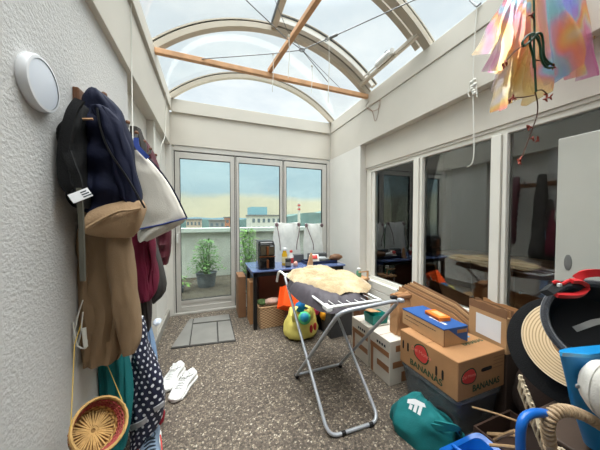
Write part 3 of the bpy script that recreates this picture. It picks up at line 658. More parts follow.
MB().tube([BM @ Vector((  .1235*math.cos(6.2832*k/48), .1235*math.sin(6.2832*k/48),   .056+.0015*(-1)**k)) for k in range(48)], .0055, 6, loop=True).build('rim', straw, bk)
ys = mat('yellow_string', (206, 172, 84), .8)
ap = Vector((-.40, 1.27, .98))
b = MB().tube([BM @ Vector((.122*math.cos(a0), .122*math.sin(a0), .03)) for a0 in (0,)]+[BM @ Vector((.122, 0, .03))]+[ap], .0028, 6) if False else MB()
def project(q):
    d = Vector(q)-CP; z = d.dot(FW); return 300+F*d.dot(RT)/z, 225-F*d.dot(UP)/z
rp = [BM @ Vector((.123*math.cos(6.2832*k/48), .123*math.sin(6.2832*k/48), .056)) for k in range(48)]
lp = min(rp, key=lambda q: project(q)[0]); rq = max(rp, key=lambda q: project(q)[0]-.5*project(q)[1])
b.tube([lp, at(74.5, 345, X=-.50), (-.505, 1.36, 1.05), (-.49, 1.37, 1.5), (-.455, 1.345, 1.89)], .0016, 6); b.tube([rq, at(107, 364, Y=1.37), (-.42, 1.37, 1.2), (-.447, 1.36, 1.6), (-.447, 1.345, 1.89)], .0016, 6)
b.build('string', ys, bk)

# ------------------------------------------------------------------ SHOES
def shoe(root, L, W, M, body, sole, dark, lace, stripe=None):
    """heel at local y=0, toe at y=L"""
    def prof(t): # half width, top height
        w = W/2*np.interp(t, [0, .06, .2, .45, .7, .88, .97, 1], [.45, .72, .80, .82, 1.0, .88, .55, .2])
        h = np.interp(t, [0, .05, .2, .34, .5, .7, .86, 1], [.070, .085, .080, .083, .074, .052, .042, .028])
        return w, h
    up = []; so = []
    for k in range(25):
        t = k/24; w, h = prof(t); y = t*L; r1 = []; r2 = []
        off = .012*math.sin(t*3.1)
        for j in range(20):
            a = 6.2832*j/20; ca, sa = math.cos(a), math.sin(a)
            x = off+w*.93*math.copysign(abs(ca)**(.75 if sa < 0 else 1.0), ca)*(1 if sa < .2 else 1-.28*(sa-.2)*(1 if t < .55 else .2)); z = .022+(h-.022)*(.5+.5*math.copysign(abs(sa)**.8, sa))
            r1.append(M @ Vector((x, y, z)))
            r2.append(M @ Vector((off+(w+.004)*math.copysign(abs(ca)**.6, ca), y*1.02-.003, .013+.013*math.copysign(abs(sa)**.5, sa)+(.008 if t > .9 else 0)*t)))
        up.append(r1); so.append(r2)
    u = MB().loft(up).build('upper', body, root); MB().loft(so).build('sole', sole, root)
    b = MB(); ring = [M @ Vector((.004+.026*math.cos(a), .062+.050*math.sin(a), .086+.004*math.sin(a)-(.010*math.cos(a)**2))) for a in np.linspace(0, 6.2832, 25)[:-1]]
    b.tube(ring, .008, 8, loop=True); b.build('collar', body, u)
    c = M @ Vector((.004, .062, .080)); b = MB(); n0 = len(b.v); b.v += ring+[c]
    for j in range(24): b.face([n0+j, n0+(j+1) % 24, n0+24])
    b.build('lining', dark, u)
    lb = MB()
    for k in range(5):
        y = L*(.43+.065*k); w, h = prof(y/L); lb.tube(smoothpath([M @ Vector((.010-w*.5, y, h*.93)), M @ Vector((.011, y+.004, h+.007)), M @ Vector((.012+w*.5, y+.006, h*.93))], 4), .0035, 6)
    w, h = prof(.42)
    for s in (-1, 1): lb.tube([M @ Vector((.01+s*.024*abs(math.sin(a)), L*.42+.02*math.sin(2*a), h+.010+.01*math.sin(a))) for a in np.linspace(0, 3.14, 9)], .003, 6)
    lb.build('laces', lace, root)
    strap([M @ Vector((.006, L*.40, .084)), M @ Vector((.007, L*.34, .105)), M @ Vector((.007, L*.31, .115))], .042, .005, side=M.to_3x3() @ Vector((1, 0, 0))).build('tongue', body, root)
    if stripe:
        w, h = prof(.6)
        for s in (1, -1): strap([M @ Vector((.012+s*W*.42, L*.3, .05)), M @ Vector((.012+s*W*.47, L*.45, .04)), M @ Vector((.012+s*W*.5, L*.62, .03))], .012, .003, side=M.to_3x3() @ Vector((0, 0, 1))).build('side_stripe', stripe, root)
wl = mat('white_leather', (232, 232, 230), .45, .03, 6, .05, 80); ws = mat('white_rubber_sole', (216, 214, 210), .5, .03); gl_ = mat('grey_shoe_lining', (150, 148, 146), .9)
def mk_shoe(heel, toe, label, mats, L=.29, W=.122, grp='white trainers on the slabs', z=0):
    h = Vector((heel[0], heel[1], z)); d = Vector((toe[0]-heel[0], toe[1]-heel[1], 0)); t = thing('shoe', label, 'shoe', h, grp)
    shoe(t, L, W, frame(h, (0, 0, 1), (d.y, -d.x, 0)), *mats); return t
h = at(194, 375, Z=.02); mk_shoe(h, (-.27, 1.905), 'white leather trainer on the floor, nearer to the camera of the pair', (wl, ws, gl_, wl))
h = at(184, 367, Z=.02); mk_shoe((h.x-.02, h.y), (-.355, 2.01), 'white leather trainer on the floor, by the dotted coat and half behind its twin', (wl, ws, gl_, wl))
mk_shoe((-.345, 1.68), (-.30, 1.40), 'grey blue sports shoe with a red stripe under the dotted coat', (mat('grey_blue_mesh_fabric', (112, 128, 146), .8, .2, 20, .2, 120), ws, gl_, M_['ink'], M_['red']), grp=None)

# ------------------------------------------------------------------ DOOR MAT
dm = thing('door_mat', 'mat of grey slabs with dark joints before the glazed door', 'mat', (-.03, 3.1, 0))
def gp(x, y): p = at(x, y, Z=0); return (p.x, p.y)
MB().prism([(*gp(190, 320), .001), (*gp(170.5, 349.5), .001), (*gp(236, 341.5), .001), (*gp(229.5, 314.5), .001)], (0, 0, .008)).build('backing', mat('dark_joint_rubber', (62, 60, 58), .9), dm, smooth=False)
slab = mat('grey_stone_slab', (120, 118, 113), .8, .1, 5, .15, 60)
def slabq(*p): MB().prism([(*gp(*q), .008) for q in p], (0, 0, .010)).build('slab', slab, dm, smooth=False, bevel=.002)
slabq((189.5, 320.3), (171.5, 348.8), (189, 346.6), (193, 319.8)); slabq((194, 319.6), (193, 324.5), (229.8, 320.6), (228.8, 315.2)); slabq((193, 325.7), (190.3, 346.5), (217.4, 343.2), (216.6, 323.2)); slabq((217.8, 323.1), (218.8, 343), (234.8, 341), (230, 321.8))

# ------------------------------------------------------------------ TABLE AND WHAT STANDS ON AND UNDER IT
TX0, TX1, TY0, TY1, TZ = .46, 1.74, 2.83, 3.45, .72
tb_ = thing('folding_table', 'table with a glossy blue top and black legs before the glazing', 'table', ((TX0+TX1)/2, (TY0+TY1)/2, 0))
MB().box((TX0, TY0, TZ-.022), (TX1, TY1, TZ)).build('tabletop', mat('glossy_blue_laminate', (92, 108, 150), .2, .05, 3, coat=.3), tb_, smooth=False, bevel=.005)
MB().box((TX0+.03, TY0+.02, TZ-.075), (TX1-.03, TY0+.04, TZ-.022)).box((TX0+.03, TY1-.04, TZ-.075), (TX1-.03, TY1-.02, TZ-.022)).build('apron', M_['black'], tb_, smooth=False)
MB().box((TX0+.02, TY0+.04, TZ-.075), (TX0+.04, TY1-.04, TZ-.022)).box((TX1-.04, TY0+.04, TZ-.075), (TX1-.02, TY1-.04, TZ-.022)).build('apron', mat('blue_edge', (58, 86, 150), .5), tb_, smooth=False)
for x in (TX0+.02, TX1-.065):
    for y in (TY0+.02, TY1-.065): MB().box((x, y, 0), (x+.045, y+.045, TZ-.022)).build('leg', M_['black'], tb_, smooth=False, bevel=.004)
# air fryer
AX, AY = .655, 3.0; af = thing('air_fryer', 'black upright air fryer with two copper handled drawers', 'air fryer', (AX, AY, TZ))
gb = mat('gloss_black_plastic', (12, 12, 14), .15, .05, coat=.5); cop = mat('copper_trim', (128, 78, 48), .35, .06, metal=.6)
b = MB(); rings = []
for z, k in ((0, .96), (.01, 1), (.30, 1), (.325, .98), (.338, .90), (.342, .8)):
    rings.append([(AX+k*.105*math.copysign(abs(math.cos(a))**.35, math.cos(a)), AY+k*.125*math.copysign(abs(math.sin(a))**.35, math.sin(a)), TZ+z) for a in np.linspace(0, 6.2832, 41)[:-1]])
b.loft(rings).build('housing', gb, af)
for z in (.012, .172):
    d = MB().box((AX-.096, AY-.138, TZ+z), (AX+.096, AY-.115, TZ+z+.142)).build('drawer', gb, af, smooth=False, bevel=.01)
    MB().box((AX-.013, AY-.165, TZ+z+.012), (AX+.013, AY-.136, TZ+z+.115)).build('copper_handle', cop, d, smooth=False, bevel=.006)
MB().box((AX-.1, AY-.142, TZ+.155), (AX+.1, AY-.11, TZ+.165)).build('copper_strip', cop, af, smooth=False, bevel=.003)
MB().box((AX+.03, AY-.142, TZ+.285), (AX+.075, AY-.135, TZ+.295)).build('display', mat('grey_display', (160, 168, 176), .3), af, smooth=False)
MB().box((AX-.10, AY-.10, TZ+.335), (AX+.09, AY+.10, TZ+.352)).build('lid', mat('satin_black', (44, 44, 46), .35), af, smooth=False, bevel=.008)
# bottles
def bottle(name, label, cat, x, y, r, h, body, capm, neck=.4, band=None):
    t = thing(name, label, cat, (x, y, TZ)); T = Matrix.Translation((x, y, TZ))
    MB().lathe([(r*.95, 0), (r, .01), (r, h*.62), (r*neck, h*.80), (r*neck, h*.86)], T, 24).build('bottle_body', body, t)
    MB().lathe([(r*neck*1.2, h*.86), (r*neck*1.2, h*.985), (r*neck, h)], T, 20).build('cap', capm, t)
    if band: MB().lathe([(r*1.01, h*.15), (r*1.02, h*.16), (r*1.02, h*.5), (r*1.01, h*.51)], T, 24, cap=False).build('paper_label', band, t)
    return t
bottle('bottle', 'yellow oil bottle with white cap beside the air fryer', 'bottle', .935, 3.06, .037, .235, mat('yellow_oil', (208, 162, 40), .2, .08), M_['whiteplastic'], .62, mat('cream_label', (226, 210, 160), .6))
bottle('bottle', 'white sauce bottle with a red cap on the blue table', 'bottle', 1.02, 3.04, .033, .20, M_['whiteplastic'], M_['red'], .5, mat('red_label', (190, 60, 54), .6))
mg = thing('jar', 'small black jar standing before the yellow bottle', 'jar', (.945, 2.935, TZ)); MB().lathe([(.034, 0), (.037, .005), (.037, .085), (.033, .09)], Matrix.Translation((.945, 2.935, TZ)), 24).build('jar_body', M_['black'], mg)
MB().lathe([(.0385, .09), (.0385, .108), (.035, .112)], Matrix.Translation((.945, 2.935, TZ)), 24).build('lid', mat('dark_lid', (52, 50, 50), .4), mg)
MB().lathe([(.0375, .02), (.0378, .021), (.0378, .07), (.0375, .071)], Matrix.Translation((.945, 2.935, TZ)), 24, cap=False).build('grey_label', mat('grey_label', (120, 118, 114), .6), mg)
props(MB().ball((1.045, 2.93, TZ+.035), (.032, .026, .036), 14, 10, lambda d: 1+.12*noise.noise(d*2)).build('soap_bar', mat('pink_soap', (206, 158, 146), .5)), 'small pink lump beside the white bottle on the table', 'soap')
# drawstring mesh bags
def mesh_cloth():
    g = NT('white_sheer_mesh'); tr = g.n('ShaderNodeBsdfTransparent'); df = g.n('ShaderNodeBsdfDiffuse'); df.inputs[0].default_value = (.92, .92, .90, 1); tl = g.n('ShaderNodeBsdfTranslucent'); tl.inputs[0].default_value = (.92, .92, .90, 1)
    m1 = g.n('ShaderNodeMixShader'); m1.inputs[0].default_value = .5; g.l(df.outputs[0], m1.inputs[1]); g.l(tl.outputs[0], m1.inputs[2])
    tc = g.n('ShaderNodeTexCoord'); nz = g.n('ShaderNodeTexNoise', Scale=9); g.l(tc.outputs['Object'], nz.inputs['Vector'])
    m2 = g.n('ShaderNodeMixShader'); g.l(g.ramp(nz.outputs[0], [(.3, (.66,)*3), (.7, (.86,)*3)]), m2.inputs[0]); g.l(tr.outputs[0], m2.inputs[1]); g.l(m1.outputs[0], m2.inputs[2]); g.l(m2.outputs[0], g.out.inputs[0]); return g.m
sheer = mesh_cloth(); plum = mat('plum_ribbon', (112, 92, 96), .8, .2); gpot = mat('grey_planter', (84, 86, 88), .7, .1)
def meshbag(label, x0, x1, y, h, knots, seed, cord, pl):
    t = thing('mesh_bag', label, 'bag', ((x0+x1)/2, y, TZ), 'sheer drawstring bags on the table'); w = x1-x0; rings = []
    for k in range(15):
        f = k/14; ring = []
        for j in range(40):
            a = 6.2832*j/40; ca, sa = math.cos(a), math.sin(a)
            hw = w/2*np.interp(f, [0, .3, .8, 1], [.98, 1.0, .90, .86]); d = np.interp(f, [0, .3, .8, 1], [.075, .08, .05, .014])
            z = h*f - (f**3)*.03*math.cos(ca*math.pi)*-1*(1-abs(ca))*0 - (f**2)*.05*(1-ca*ca)*(.6+.4*wob((ca*2, seed, 0), 1.3))
            ring.append(((x0+x1)/2+hw*math.copysign(abs(ca)**.8, ca)+.006*math.sin(f*8+j), y+d*sa+.010*math.sin(ca*9+seed+f*2)*f, TZ+.001+z))
        rings.append(ring)
    MB().loft(rings).build('sheer_fabric', sheer, t)
    MB().box((x0+pl*w, y-.175, TZ), (x1-.01, y-.085, TZ+.115)).build('planter', gpot, t, smooth=False, bevel=.01)
    for i, kx in enumerate(knots):
        MB().ball((kx, y-.03, TZ+h-.035), (.026, .02, .03), 12, 8, lambda d: 1+.3*noise.noise(d*2+Vector((kx, 0, 0)))).build('ribbon_knot', plum, t)
        if cord[i]: strap([(kx, y-.045, TZ+h-.04), (kx+cord[i]*.3, y-.085, TZ+h-.15), (kx+cord[i]*.9, y-.1, TZ+h-.30), (kx+cord[i], y-.1, TZ+h-.40)], .012, .002, side=(1, 0, 0)).build('ribbon', plum, t)
meshbag('white sheer bag with plum ribbons, left one behind the bottles', .845, 1.275, 3.36, .575, (.90, 1.24), 2, (.03, -.06), .55)
meshbag('white sheer bag with plum ribbons, right one at the wall end of the table', 1.325, 1.71-.06, 3.36, .56, (1.36, 1.62), 5, (.09, 0), .08)
# right end of the table
props(MB().prism([(1.215, 2.93, TZ), (1.30, 2.93, TZ), (1.285, 2.93, TZ+.165), (1.265, 2.93, TZ+.165)], (0, .03, 0)).build('wooden_wedge', M_['wood'], smooth=False, bevel=.006), 'light brown wooden wedge standing on the table right of the bottles', 'wedge')
t = thing('tray', 'black tray on the right half of the blue table', 'tray', (1.46, 3.02, TZ)); b = MB().box((1.22, 2.965, TZ), (1.69, 3.2, TZ+.010)); b.build('tray_base', M_['black'], t, smooth=False)
b = MB()
for lo, hi in (((1.22, 2.965), (1.69, 2.98)), ((1.22, 3.185), (1.69, 3.2)), ((1.22, 2.98), (1.235, 3.185)), ((1.675, 2.98), (1.69, 3.185))): b.box((*lo, TZ+.01), (*hi, TZ+.04))
b.build('tray_rim', mat('blue_black_rim', (34, 42, 70), .35), t, smooth=False, bevel=.003)
t = thing('snack_pack', 'red and white snack pack leaning on the black tray', 'packet', (1.37, 3.07, TZ+.01)); M = frame((1.37, 3.06, TZ+.07), (-.3, -.8, .5), (1, -.2, 0))
MB().sheet(lambda u, v: M @ Vector(((u-.5)*.13, (v-.5)*.11, .018*math.sin(u*3.14)*math.sin(v*3.14))), 8, 8, .006).build('wrapper', mat('white_foil', (222, 214, 206), .4), t)
MB().sheet(lambda u, v: M @ Vector(((u-.5)*.09, (v-.3)*.055, .021*math.sin((u*.7+.15)*3.14)*math.sin((v*.5+.35)*3.14)+.006)), 6, 6, .003).build('red_print', M_['red'], t)
t = thing('bottle', 'silver white bottle lying on the black tray', 'bottle', (1.52, 3.08, TZ+.01)); a, c = Vector((1.43, 3.05, TZ+.055)), Vector((1.60, 3.10, TZ+.04)); d = (c-a).normalized()
MB().tube([a, a+d*.012, a+d*.12, a+d*.15, a+d*.19], [.028, .036, .036, .018, .014], 16).build('bottle_body', mat('silver_white_plastic', (186, 190, 192), .3, .08, metal=.2), t)
MB().tube([a+d*.19, a+d*.225], .017, 14).build('cap', mat('beige_cap', (196, 174, 140), .5), t)
props(MB().ball((1.685, 3.0, TZ+.077), (.10, .055, .045), 22, 14, lambda d: 1+.18*noise.noise(d*2.2)).build('leather_pouch', mat('brown_leather', (116, 82, 56), .6, .25, 14, .2, 60)), 'brown lumpy leather pouch at the right end of the table', 'pouch')
# under the table
def carton(name, label, lo, hi, m, grp=None, rz=0, tape=None):
    t = thing(name, label, 'box', ((lo[0]+hi[0])/2, (lo[1]+hi[1])/2, lo[2]), grp); c = ((lo[0]+hi[0])/2, (lo[1]+hi[1])/2, 0); M = rot_box(c, rz); s = ((hi[0]-lo[0])/2, (hi[1]-lo[1])/2)
    MB().box((-s[0], -s[1], lo[2]), (s[0], s[1], hi[2]), M).build('box_body', m, t, smooth=False, bevel=.004)
    MB().box((-s[0], -.0015, hi[2]-.001), (s[0], .0015, hi[2]+.0012), M).build('flap_seam', M_['card2'], t, smooth=False)
    return t
carton('carton', 'tall brown carton left of the table leg by the door', (.35, 3.28, 0), (.46-.01, 3.6, .56), M_['card2'])
carton('carton', 'narrow brown carton standing just behind the front table leg', (.462, 3.02, 0), (.545, 3.25, .54), M_['card'])
t = carton('carton', 'dark reddish box in the shadow under the table', (.60, 3.13, 0), (1.05, 3.37, .60), mat('reddish_cardboard', (112, 66, 48), .8, .15, 6))
wb = thing('wicker_basket', 'square wicker basket under the blue table', 'basket', (.70, 2.97, 0))
ww = wicker('wicker_weave', (122, 92, 64), (176, 140, 104), (208, 174, 136), 18, 30)
def sqring(cx, cy, hx, hy, z, n=48, p=.16): return [(cx+hx*math.copysign(abs(math.cos(a))**p, math.cos(a)), cy+hy*math.copysign(abs(math.sin(a))**p, math.sin(a)), z) for a in np.linspace(0, 6.2832, n+1)[:-1]]
MB().loft([sqring(.715, 2.98, .155, .13, .003), sqring(.715, 2.98, .168, .14, .26), sqring(.715, 2.98, .158, .13, .26), sqring(.715, 2.98, .15, .125, .02)]).build('woven_body', ww, wb)
MB().tube(sqring(.715, 2.98, .166, .138, .262), .010, 6, loop=True).build('rim', mat('wicker_rim', (186, 150, 112), .8, .2, 30), wb)
props(MB().ball((.73, 2.90, .312), (.10, .06, .04), 20, 12, lambda d: 1+.2*noise.noise(d*2.5)).build('rolled_towel', mat('pink_beige_towel', (206, 168, 152), .95, .1, 20, .4, 200)), 'pinkish rolled towel lying on the wicker basket', 'towel')
props(MB().ball((.605, 2.96, .295), (.06, .07, .035), 16, 10, lambda d: 1+.3*noise.noise(d*3)).build('green_cloth', mat('mossy_green_cloth', (88, 112, 66), .95, .2, 20, .4, 150)), 'mossy green cloth at the left of the wicker basket', 'cloth')
t = thing('plastic_tub', 'bright orange plastic tub tilted under the drying rack', 'tub', (.93, 2.72, .2)); M = Matrix.Translation(at(291.5, 297, Y=2.66)) @ Matrix.Rotation(R_(18), 4, 'Y') @ Matrix.Rotation(R_(-28), 4, 'X')
om = mat('bright_orange_plastic', (250, 86, 24), .4, .05)
MB().loft([[M @ Vector((s*x, y+.0, z*s)) for x, z in ((-.10, -.12), (.10, -.12), (.10, .12), (-.10, .12))] for s, y in ((.96, -.02), (1, 0), (1.04, .14), (.98, .14), (.93, .01))]).build('tub_body', om, t, smooth=False, bevel=.008)
MB().loft([[M @ Vector((s*x, y, z*s)) for x, z in ((-.10, -.12), (.10, -.12), (.10, .12), (-.10, .12))] for s, y in ((1.04, .132), (1.10, .132), (1.10, .146), (1.04, .146))], loop=True).build('tub_rim', om, t, smooth=False)
# yellow bag with toys
yb = thing('carrier_bag', 'yellow plastic carrier bag full of toys under the drying rack', 'bag', (.95, 2.52, 0))
rings = []
for k in range(16):
    f = k/15; ring = []
    for j in range(36):
        a = 6.2832*j/36; r = np.interp(f, [0, .08, .3, .6, .85, 1], [.7, 1.0, 1.08, .98, .80, .74])
        n_ = 1+.12*noise.noise(Vector((math.cos(a)*2, math.sin(a)*2, f*3)))+.03*math.sin(a*9+f*4)
        top = .24+.06*max(0, math.cos(2*a+1.2))
        ring.append((.972+.190*r*n_*math.cos(a), 2.52+.125*r*n_*math.sin(a), .003+f*top*1.1))
    rings.append(ring)
ym = mat('yellow_polythene', (230, 216, 116), .35, .08, 6, .15, 30)
MB().loft(rings, cap=True).build('bag_body', ym, yb)
for s in (-1, 1):
    strap([(.945+s*.10, 2.42, .22), (.945+s*.11, 2.41, .29), (.945+s*.09, 2.43, .35), (.945+s*.05, 2.47, .37)], .035, .002, side=(1, 0, 0)).build('bag_handle', ym, yb)
b = MB()
for a_, hz in ((-1.25, .13), (-.95, .14)):
    q = Vector((.972+.205*math.cos(a_), 2.52+.135*math.sin(a_), hz)); b.ball(q, (.020, .010, .045), 12, 8, lambda d: 1+.2*noise.noise(d*2))
b.build('red_print', M_['red'], yb)
def toy(label, x, y, Y, r, m, fn=None, name='toy', cat='toy'):
    return props(MB().ball(at(x, y, Y=Y), r, 22, 14, fn).build(name, m), label, cat)
ballm = NT('teal_ball_two_tone'); tc = ballm.n('ShaderNodeTexCoord'); s = ballm.n('ShaderNodeSeparateXYZ'); ballm.l(tc.outputs['Generated'], s.inputs[0]); p = ballm.n('ShaderNodeBsdfPrincipled', Roughness=.5); dx = ballm.math('SUBTRACT', s.outputs['X'], .5); dz = ballm.math('SUBTRACT', s.outputs['Z'], .5)
rr = ballm.math('ADD', ballm.math('MULTIPLY', dx, dx), ballm.math('MULTIPLY', dz, dz)); dy = ballm.math('SUBTRACT', s.outputs['Y'], .5); dt_ = ballm.math('ADD', ballm.math('ADD', ballm.math('MULTIPLY', dx, -.62), ballm.math('MULTIPLY', dy, -1.5)), ballm.math('MULTIPLY', dz, .9)); ballm.l(ballm.ramp(dt_, [(.0, lin((90, 210, 140))), (.66, lin((86, 206, 140))), (.72, lin((40, 160, 190))), (1, lin((36, 150, 190)))]), p.inputs['Base Color']); ballm.l(p.outputs[0], ballm.out.inputs[0])
toy('teal and green toy ball at the mouth of the yellow bag', 304.5, 318, 2.41, .07, ballm.m, None, 'ball', 'ball')
toy('blue stuffed toy peeking out of the yellow bag', 300.5, 306.5, 2.50, (.065, .05, .06), mat('bright_blue_plush', (24, 112, 170), .9, .1, 12, .3, 120), lambda d: 1+.15*noise.noise(d*2))
toy('pink toy in the yellow bag right of the blue one', 316, 309, 2.56, (.05, .05, .065), mat('pink_plush', (214, 64, 120), .8, .1, 12, .3, 120), lambda d: 1+.2*noise.noise(d*2.5))
toy('small pink toy above the blue one in the yellow bag', 306.5, 302, 2.60, (.035, .04, .035), mat('hot_pink_plush', (220, 70, 130), .8, .1, 12, .3, 120))
toy('orange yellow plush toy right of the yellow bag', 325, 314, 2.52, (.06, .06, .07), mat('orange_plush', (240, 166, 36), .8, .1, 12, .3, 120), lambda d: 1+.2*noise.noise(d*2))
props(G(2.66, (303, 314, 331), (312, 313, 334), (322, 314, 334), (332, 316, 332), (338, 316, 331), t=.16, seed=61, fold=.02).build('rucksack', M_['blackfab']), 'black rucksack standing between the yellow bag and the crates', 'rucksack')
bx = carton('storage_crate', 'dark grey crate under the far side of the drying rack', (1.25, 2.34, 0), (1.53, 2.62, .30), mat('dark_grey_crate', (62, 62, 64), .6, .1))
# white wire peg hanger heap on the dark crate
t = thing('clothes_hanger', 'tangle of white wire sock hangers on the dark crate', 'hanger', (1.36, 2.45, .30)); rnd = random.Random(4); b = MB()
for k in range(11):
    c = Vector((1.36+rnd.uniform(-.09, .09), 2.44+rnd.uniform(-.08, .1), .34+.018*k)); a0 = rnd.uniform(0, 6)
    u = Vector((math.cos(a0), math.sin(a0), rnd.uniform(-.4, .4))); v_ = Vector((-math.sin(a0), math.cos(a0), rnd.uniform(-.3, .5))); r = rnd.uniform(.05, .10)
    b.tube([c+(u*math.cos(s)+v_*math.sin(s)*.6)*r for s in np.linspace(0, 6.2832, 17)[:-1]], .004, 5, loop=True)
b.build('wire_frame', mat('white_coated_wire', (214, 214, 212), .4), t)
for k in range(9):
    c = Vector((1.36+rnd.uniform(-.12, .12), 2.42+rnd.uniform(-.08, .08), .36+rnd.uniform(0, .16))); MB().box((-.005, -.005, -.03), (.005, .005, .03), Matrix.Translation(c) @ Matrix.Rotation(rnd.uniform(-.6, .6), 4, 'Y')).build('peg', M_['whiteplastic'], t, smooth=False)

# ------------------------------------------------------------------ DRYING RACK WITH SHEEPSKIN
dr = thing('drying_rack', 'folding tubular clothes drying rack standing in the middle of the room', 'drying rack', (.88, 1.6, 0))
def rr_path(pts, rad=.07, n=6):
    """polyline with rounded corners"""
    P = [Vector(p) for p in pts]; out = [P[0]]
    for i in range(1, len(P)-1):
        a = (P[i-1]-P[i]); c = (P[i+1]-P[i]); r = min(rad, a.length*.45, c.length*.45); a = P[i]+a.normalized()*r; c = P[i]+c.normalized()*r
        for k in range(n+1):
            t_ = k/n; out.append(a*(1-t_)**2+P[i]*2*t_*(1-t_)+c*t_*t_)
    out.append(P[-1]); return out
T = .0115
fnl, fnr = Vector((.665, 1.262, .012)), Vector((1.035, 1.252, .012))
MB().tube(rr_path([(.675, 2.20, .785), fnl, fnr, (1.055, 2.20, .785)], .075), T, 12).build('leg_frame', M_['tube'], dr)
ffl, ffr = Vector((.672, 1.852, .012)), Vector((1.088, 1.852, .012))
MB().tube(rr_path([ffl+Vector((0, .02, 0)), (.682, 1.165, .822), (1.10, 1.150, .845), ffr+Vector((0, .02, 0))], .075), T, 12).build('leg_frame', M_['tube'], dr)
MB().tube([ffl+Vector((0, .012, .014)), ffr+Vector((0, .012, .014))], T*.9, 12).build('foot_bar', M_['tube'], dr)
for p in (fnl+Vector((.10, -.003, 0)), fnr+Vector((-.07, -.002, 0))): MB().tube([p-Vector((.014, 0, 0)), p+Vector((.014, 0, 0))], T+.003, 12).build('rubber_foot', M_['black'], dr)
for p in (ffl, ffr): MB().tube([p+Vector((0, .035, -.004)), p+Vector((0, -.01, .006))], T+.003, 12).build('rubber_foot', M_['black'], dr)
ZT = .785
MB().tube(rr_path([(.69, 1.33, ZT), (.69, 2.28, ZT+.005), (1.10, 2.28, ZT+.005), (1.10, 1.33, ZT)], .05), .009, 10).build('top_frame', M_['whiteplastic'], dr)
MB().tube([(.69, 1.335, ZT), (1.10, 1.33, ZT)], .010, 10).build('top_bar', M_['whiteplastic'], dr)
for k in range(6): MB().tube([(.75+k*.06, 1.335, ZT+.004), (.75+k*.06, 2.28, ZT+.008)], .002, 6).build('line_wire', M_['whiteplastic'], dr)
MB().tube(smoothpath([(.69, 2.24, ZT), (.672, 2.30, ZT+.022), (.66, 2.36, ZT+.012), (.655, 2.40, ZT-.05), (.655, 2.42, ZT-.1)]), .012, 10).build('plastic_hinge', M_['whiteplastic'], dr)
MB().box((.673, 1.30, ZT-.016), (.71, 1.38, ZT+.014)).build('plastic_hinge', M_['whiteplastic'], dr, smooth=False, bevel=.006)
MB().box((1.085, 1.125, .832), (1.115, 1.165, .856)).build('plastic_hinge', M_['tube'], dr, smooth=False, bevel=.008)
MB().box((1.06, 1.17, .842), (1.10, 1.20, .862)).build('black_clip', M_['black'], dr, smooth=False, bevel=.005)
# dark garment on the rack
dg = mat('dark_plum_grey_nylon', (66, 60, 66), .6, .12, 8, .15, 60)
def blob(u, v, cx, cy, hx, hy, rz, seed, h, drop, zb):
    a = 6.2832*u; r = v; k = 1+.10*noise.noise(Vector((math.cos(a)*1.4+seed, math.sin(a)*1.4, 0)))+.035*noise.noise(Vector((math.cos(a)*9+seed, math.sin(a)*9, 0)))
    x = hx*r*k*math.copysign(abs(math.cos(a))**.8, math.cos(a)); y = hy*r*k*math.copysign(abs(math.sin(a))**.8, math.sin(a))
    X_ = cx+x*math.cos(rz)-y*math.sin(rz); Y_ = cy+x*math.sin(rz)+y*math.cos(rz); return X_, Y_, r
def cover(cx, cy, hx, hy, rz, seed, h, edge, zb, amp, fr, und=.0, nu=150, nv=44):
    """closed soft sheet lying on the rack: rounded thick rim, lumpy top"""
    rings = []
    for i in range(nv+1):
        v = i/nv; ring = []
        for j in range(nu):
            u = j/nu; X_, Y_, r = blob(u, v, cx, cy, hx, hy, rz, seed, 0, 0, 0)
            z = zb+h*(1-v**5)+amp*noise.noise(Vector((X_*fr+seed, Y_*fr, seed)))+amp*.5*noise.noise(Vector((X_*fr*3, Y_*fr*3, seed)))+amp*.22*noise.noise(Vector((X_*fr*11, Y_*fr*11, seed)))-edge*max(0, v-.72)**2*9
            ring.append((X_, Y_, z))
        rings.append(ring)
    for i in range(8, -1, -1):
        v = .06+.9*i/8; ring = []
        for j in range(nu):
            X_, Y_, r = blob(j/nu, v, cx, cy, hx, hy, rz, seed, 0, 0, 0); ring.append((X_, Y_, zb-edge*max(0, v-.72)**2*9-.0))
        rings.append(ring)
    return MB().loft(rings[1:])
props(cover(.89, 1.815, .262, .485, -.05, 2.0, .030, .10, .800, .008, 6, nv=24).build('jacket', dg), 'dark plum grey jacket spread on the drying rack beneath the sheepskin', 'jacket')
def fleece():
    g = NT('cream_sheepskin'); tc = g.n('ShaderNodeTexCoord'); p = g.n('ShaderNodeBsdfPrincipled', Roughness=1.0); p.inputs['Sheen Weight'].default_value = .3; p.inputs['Specular IOR Level'].default_value = .1
    n1 = g.n('ShaderNodeTexNoise', Scale=9, Detail=4); g.l(tc.outputs['Object'], n1.inputs['Vector'])
    g.l(g.ramp(n1.outputs[0], [(.3, lin((150, 126, 92))), (.5, lin((182, 160, 124))), (.7, lin((200, 182, 149)))]), p.inputs['Base Color'])
    n2 = g.n('ShaderNodeTexNoise', Scale=110, Detail=5, Roughness=.7); g.l(tc.outputs['Object'], n2.inputs['Vector']); bpn = g.n('ShaderNodeBump', Strength=.9, Distance=.012); g.l(n2.outputs[0], bpn.inputs['Height']); g.l(bpn.outputs[0], p.inputs['Normal']); g.l(p.outputs[0], g.out.inputs[0]); return g.m
props(cover(.955, 1.89, .275, .475, .06, 7.0, .034, .030, .833, .030, 5).build('sheepskin', fleece()), 'cream coloured sheepskin lying on top of the drying rack', 'sheepskin')

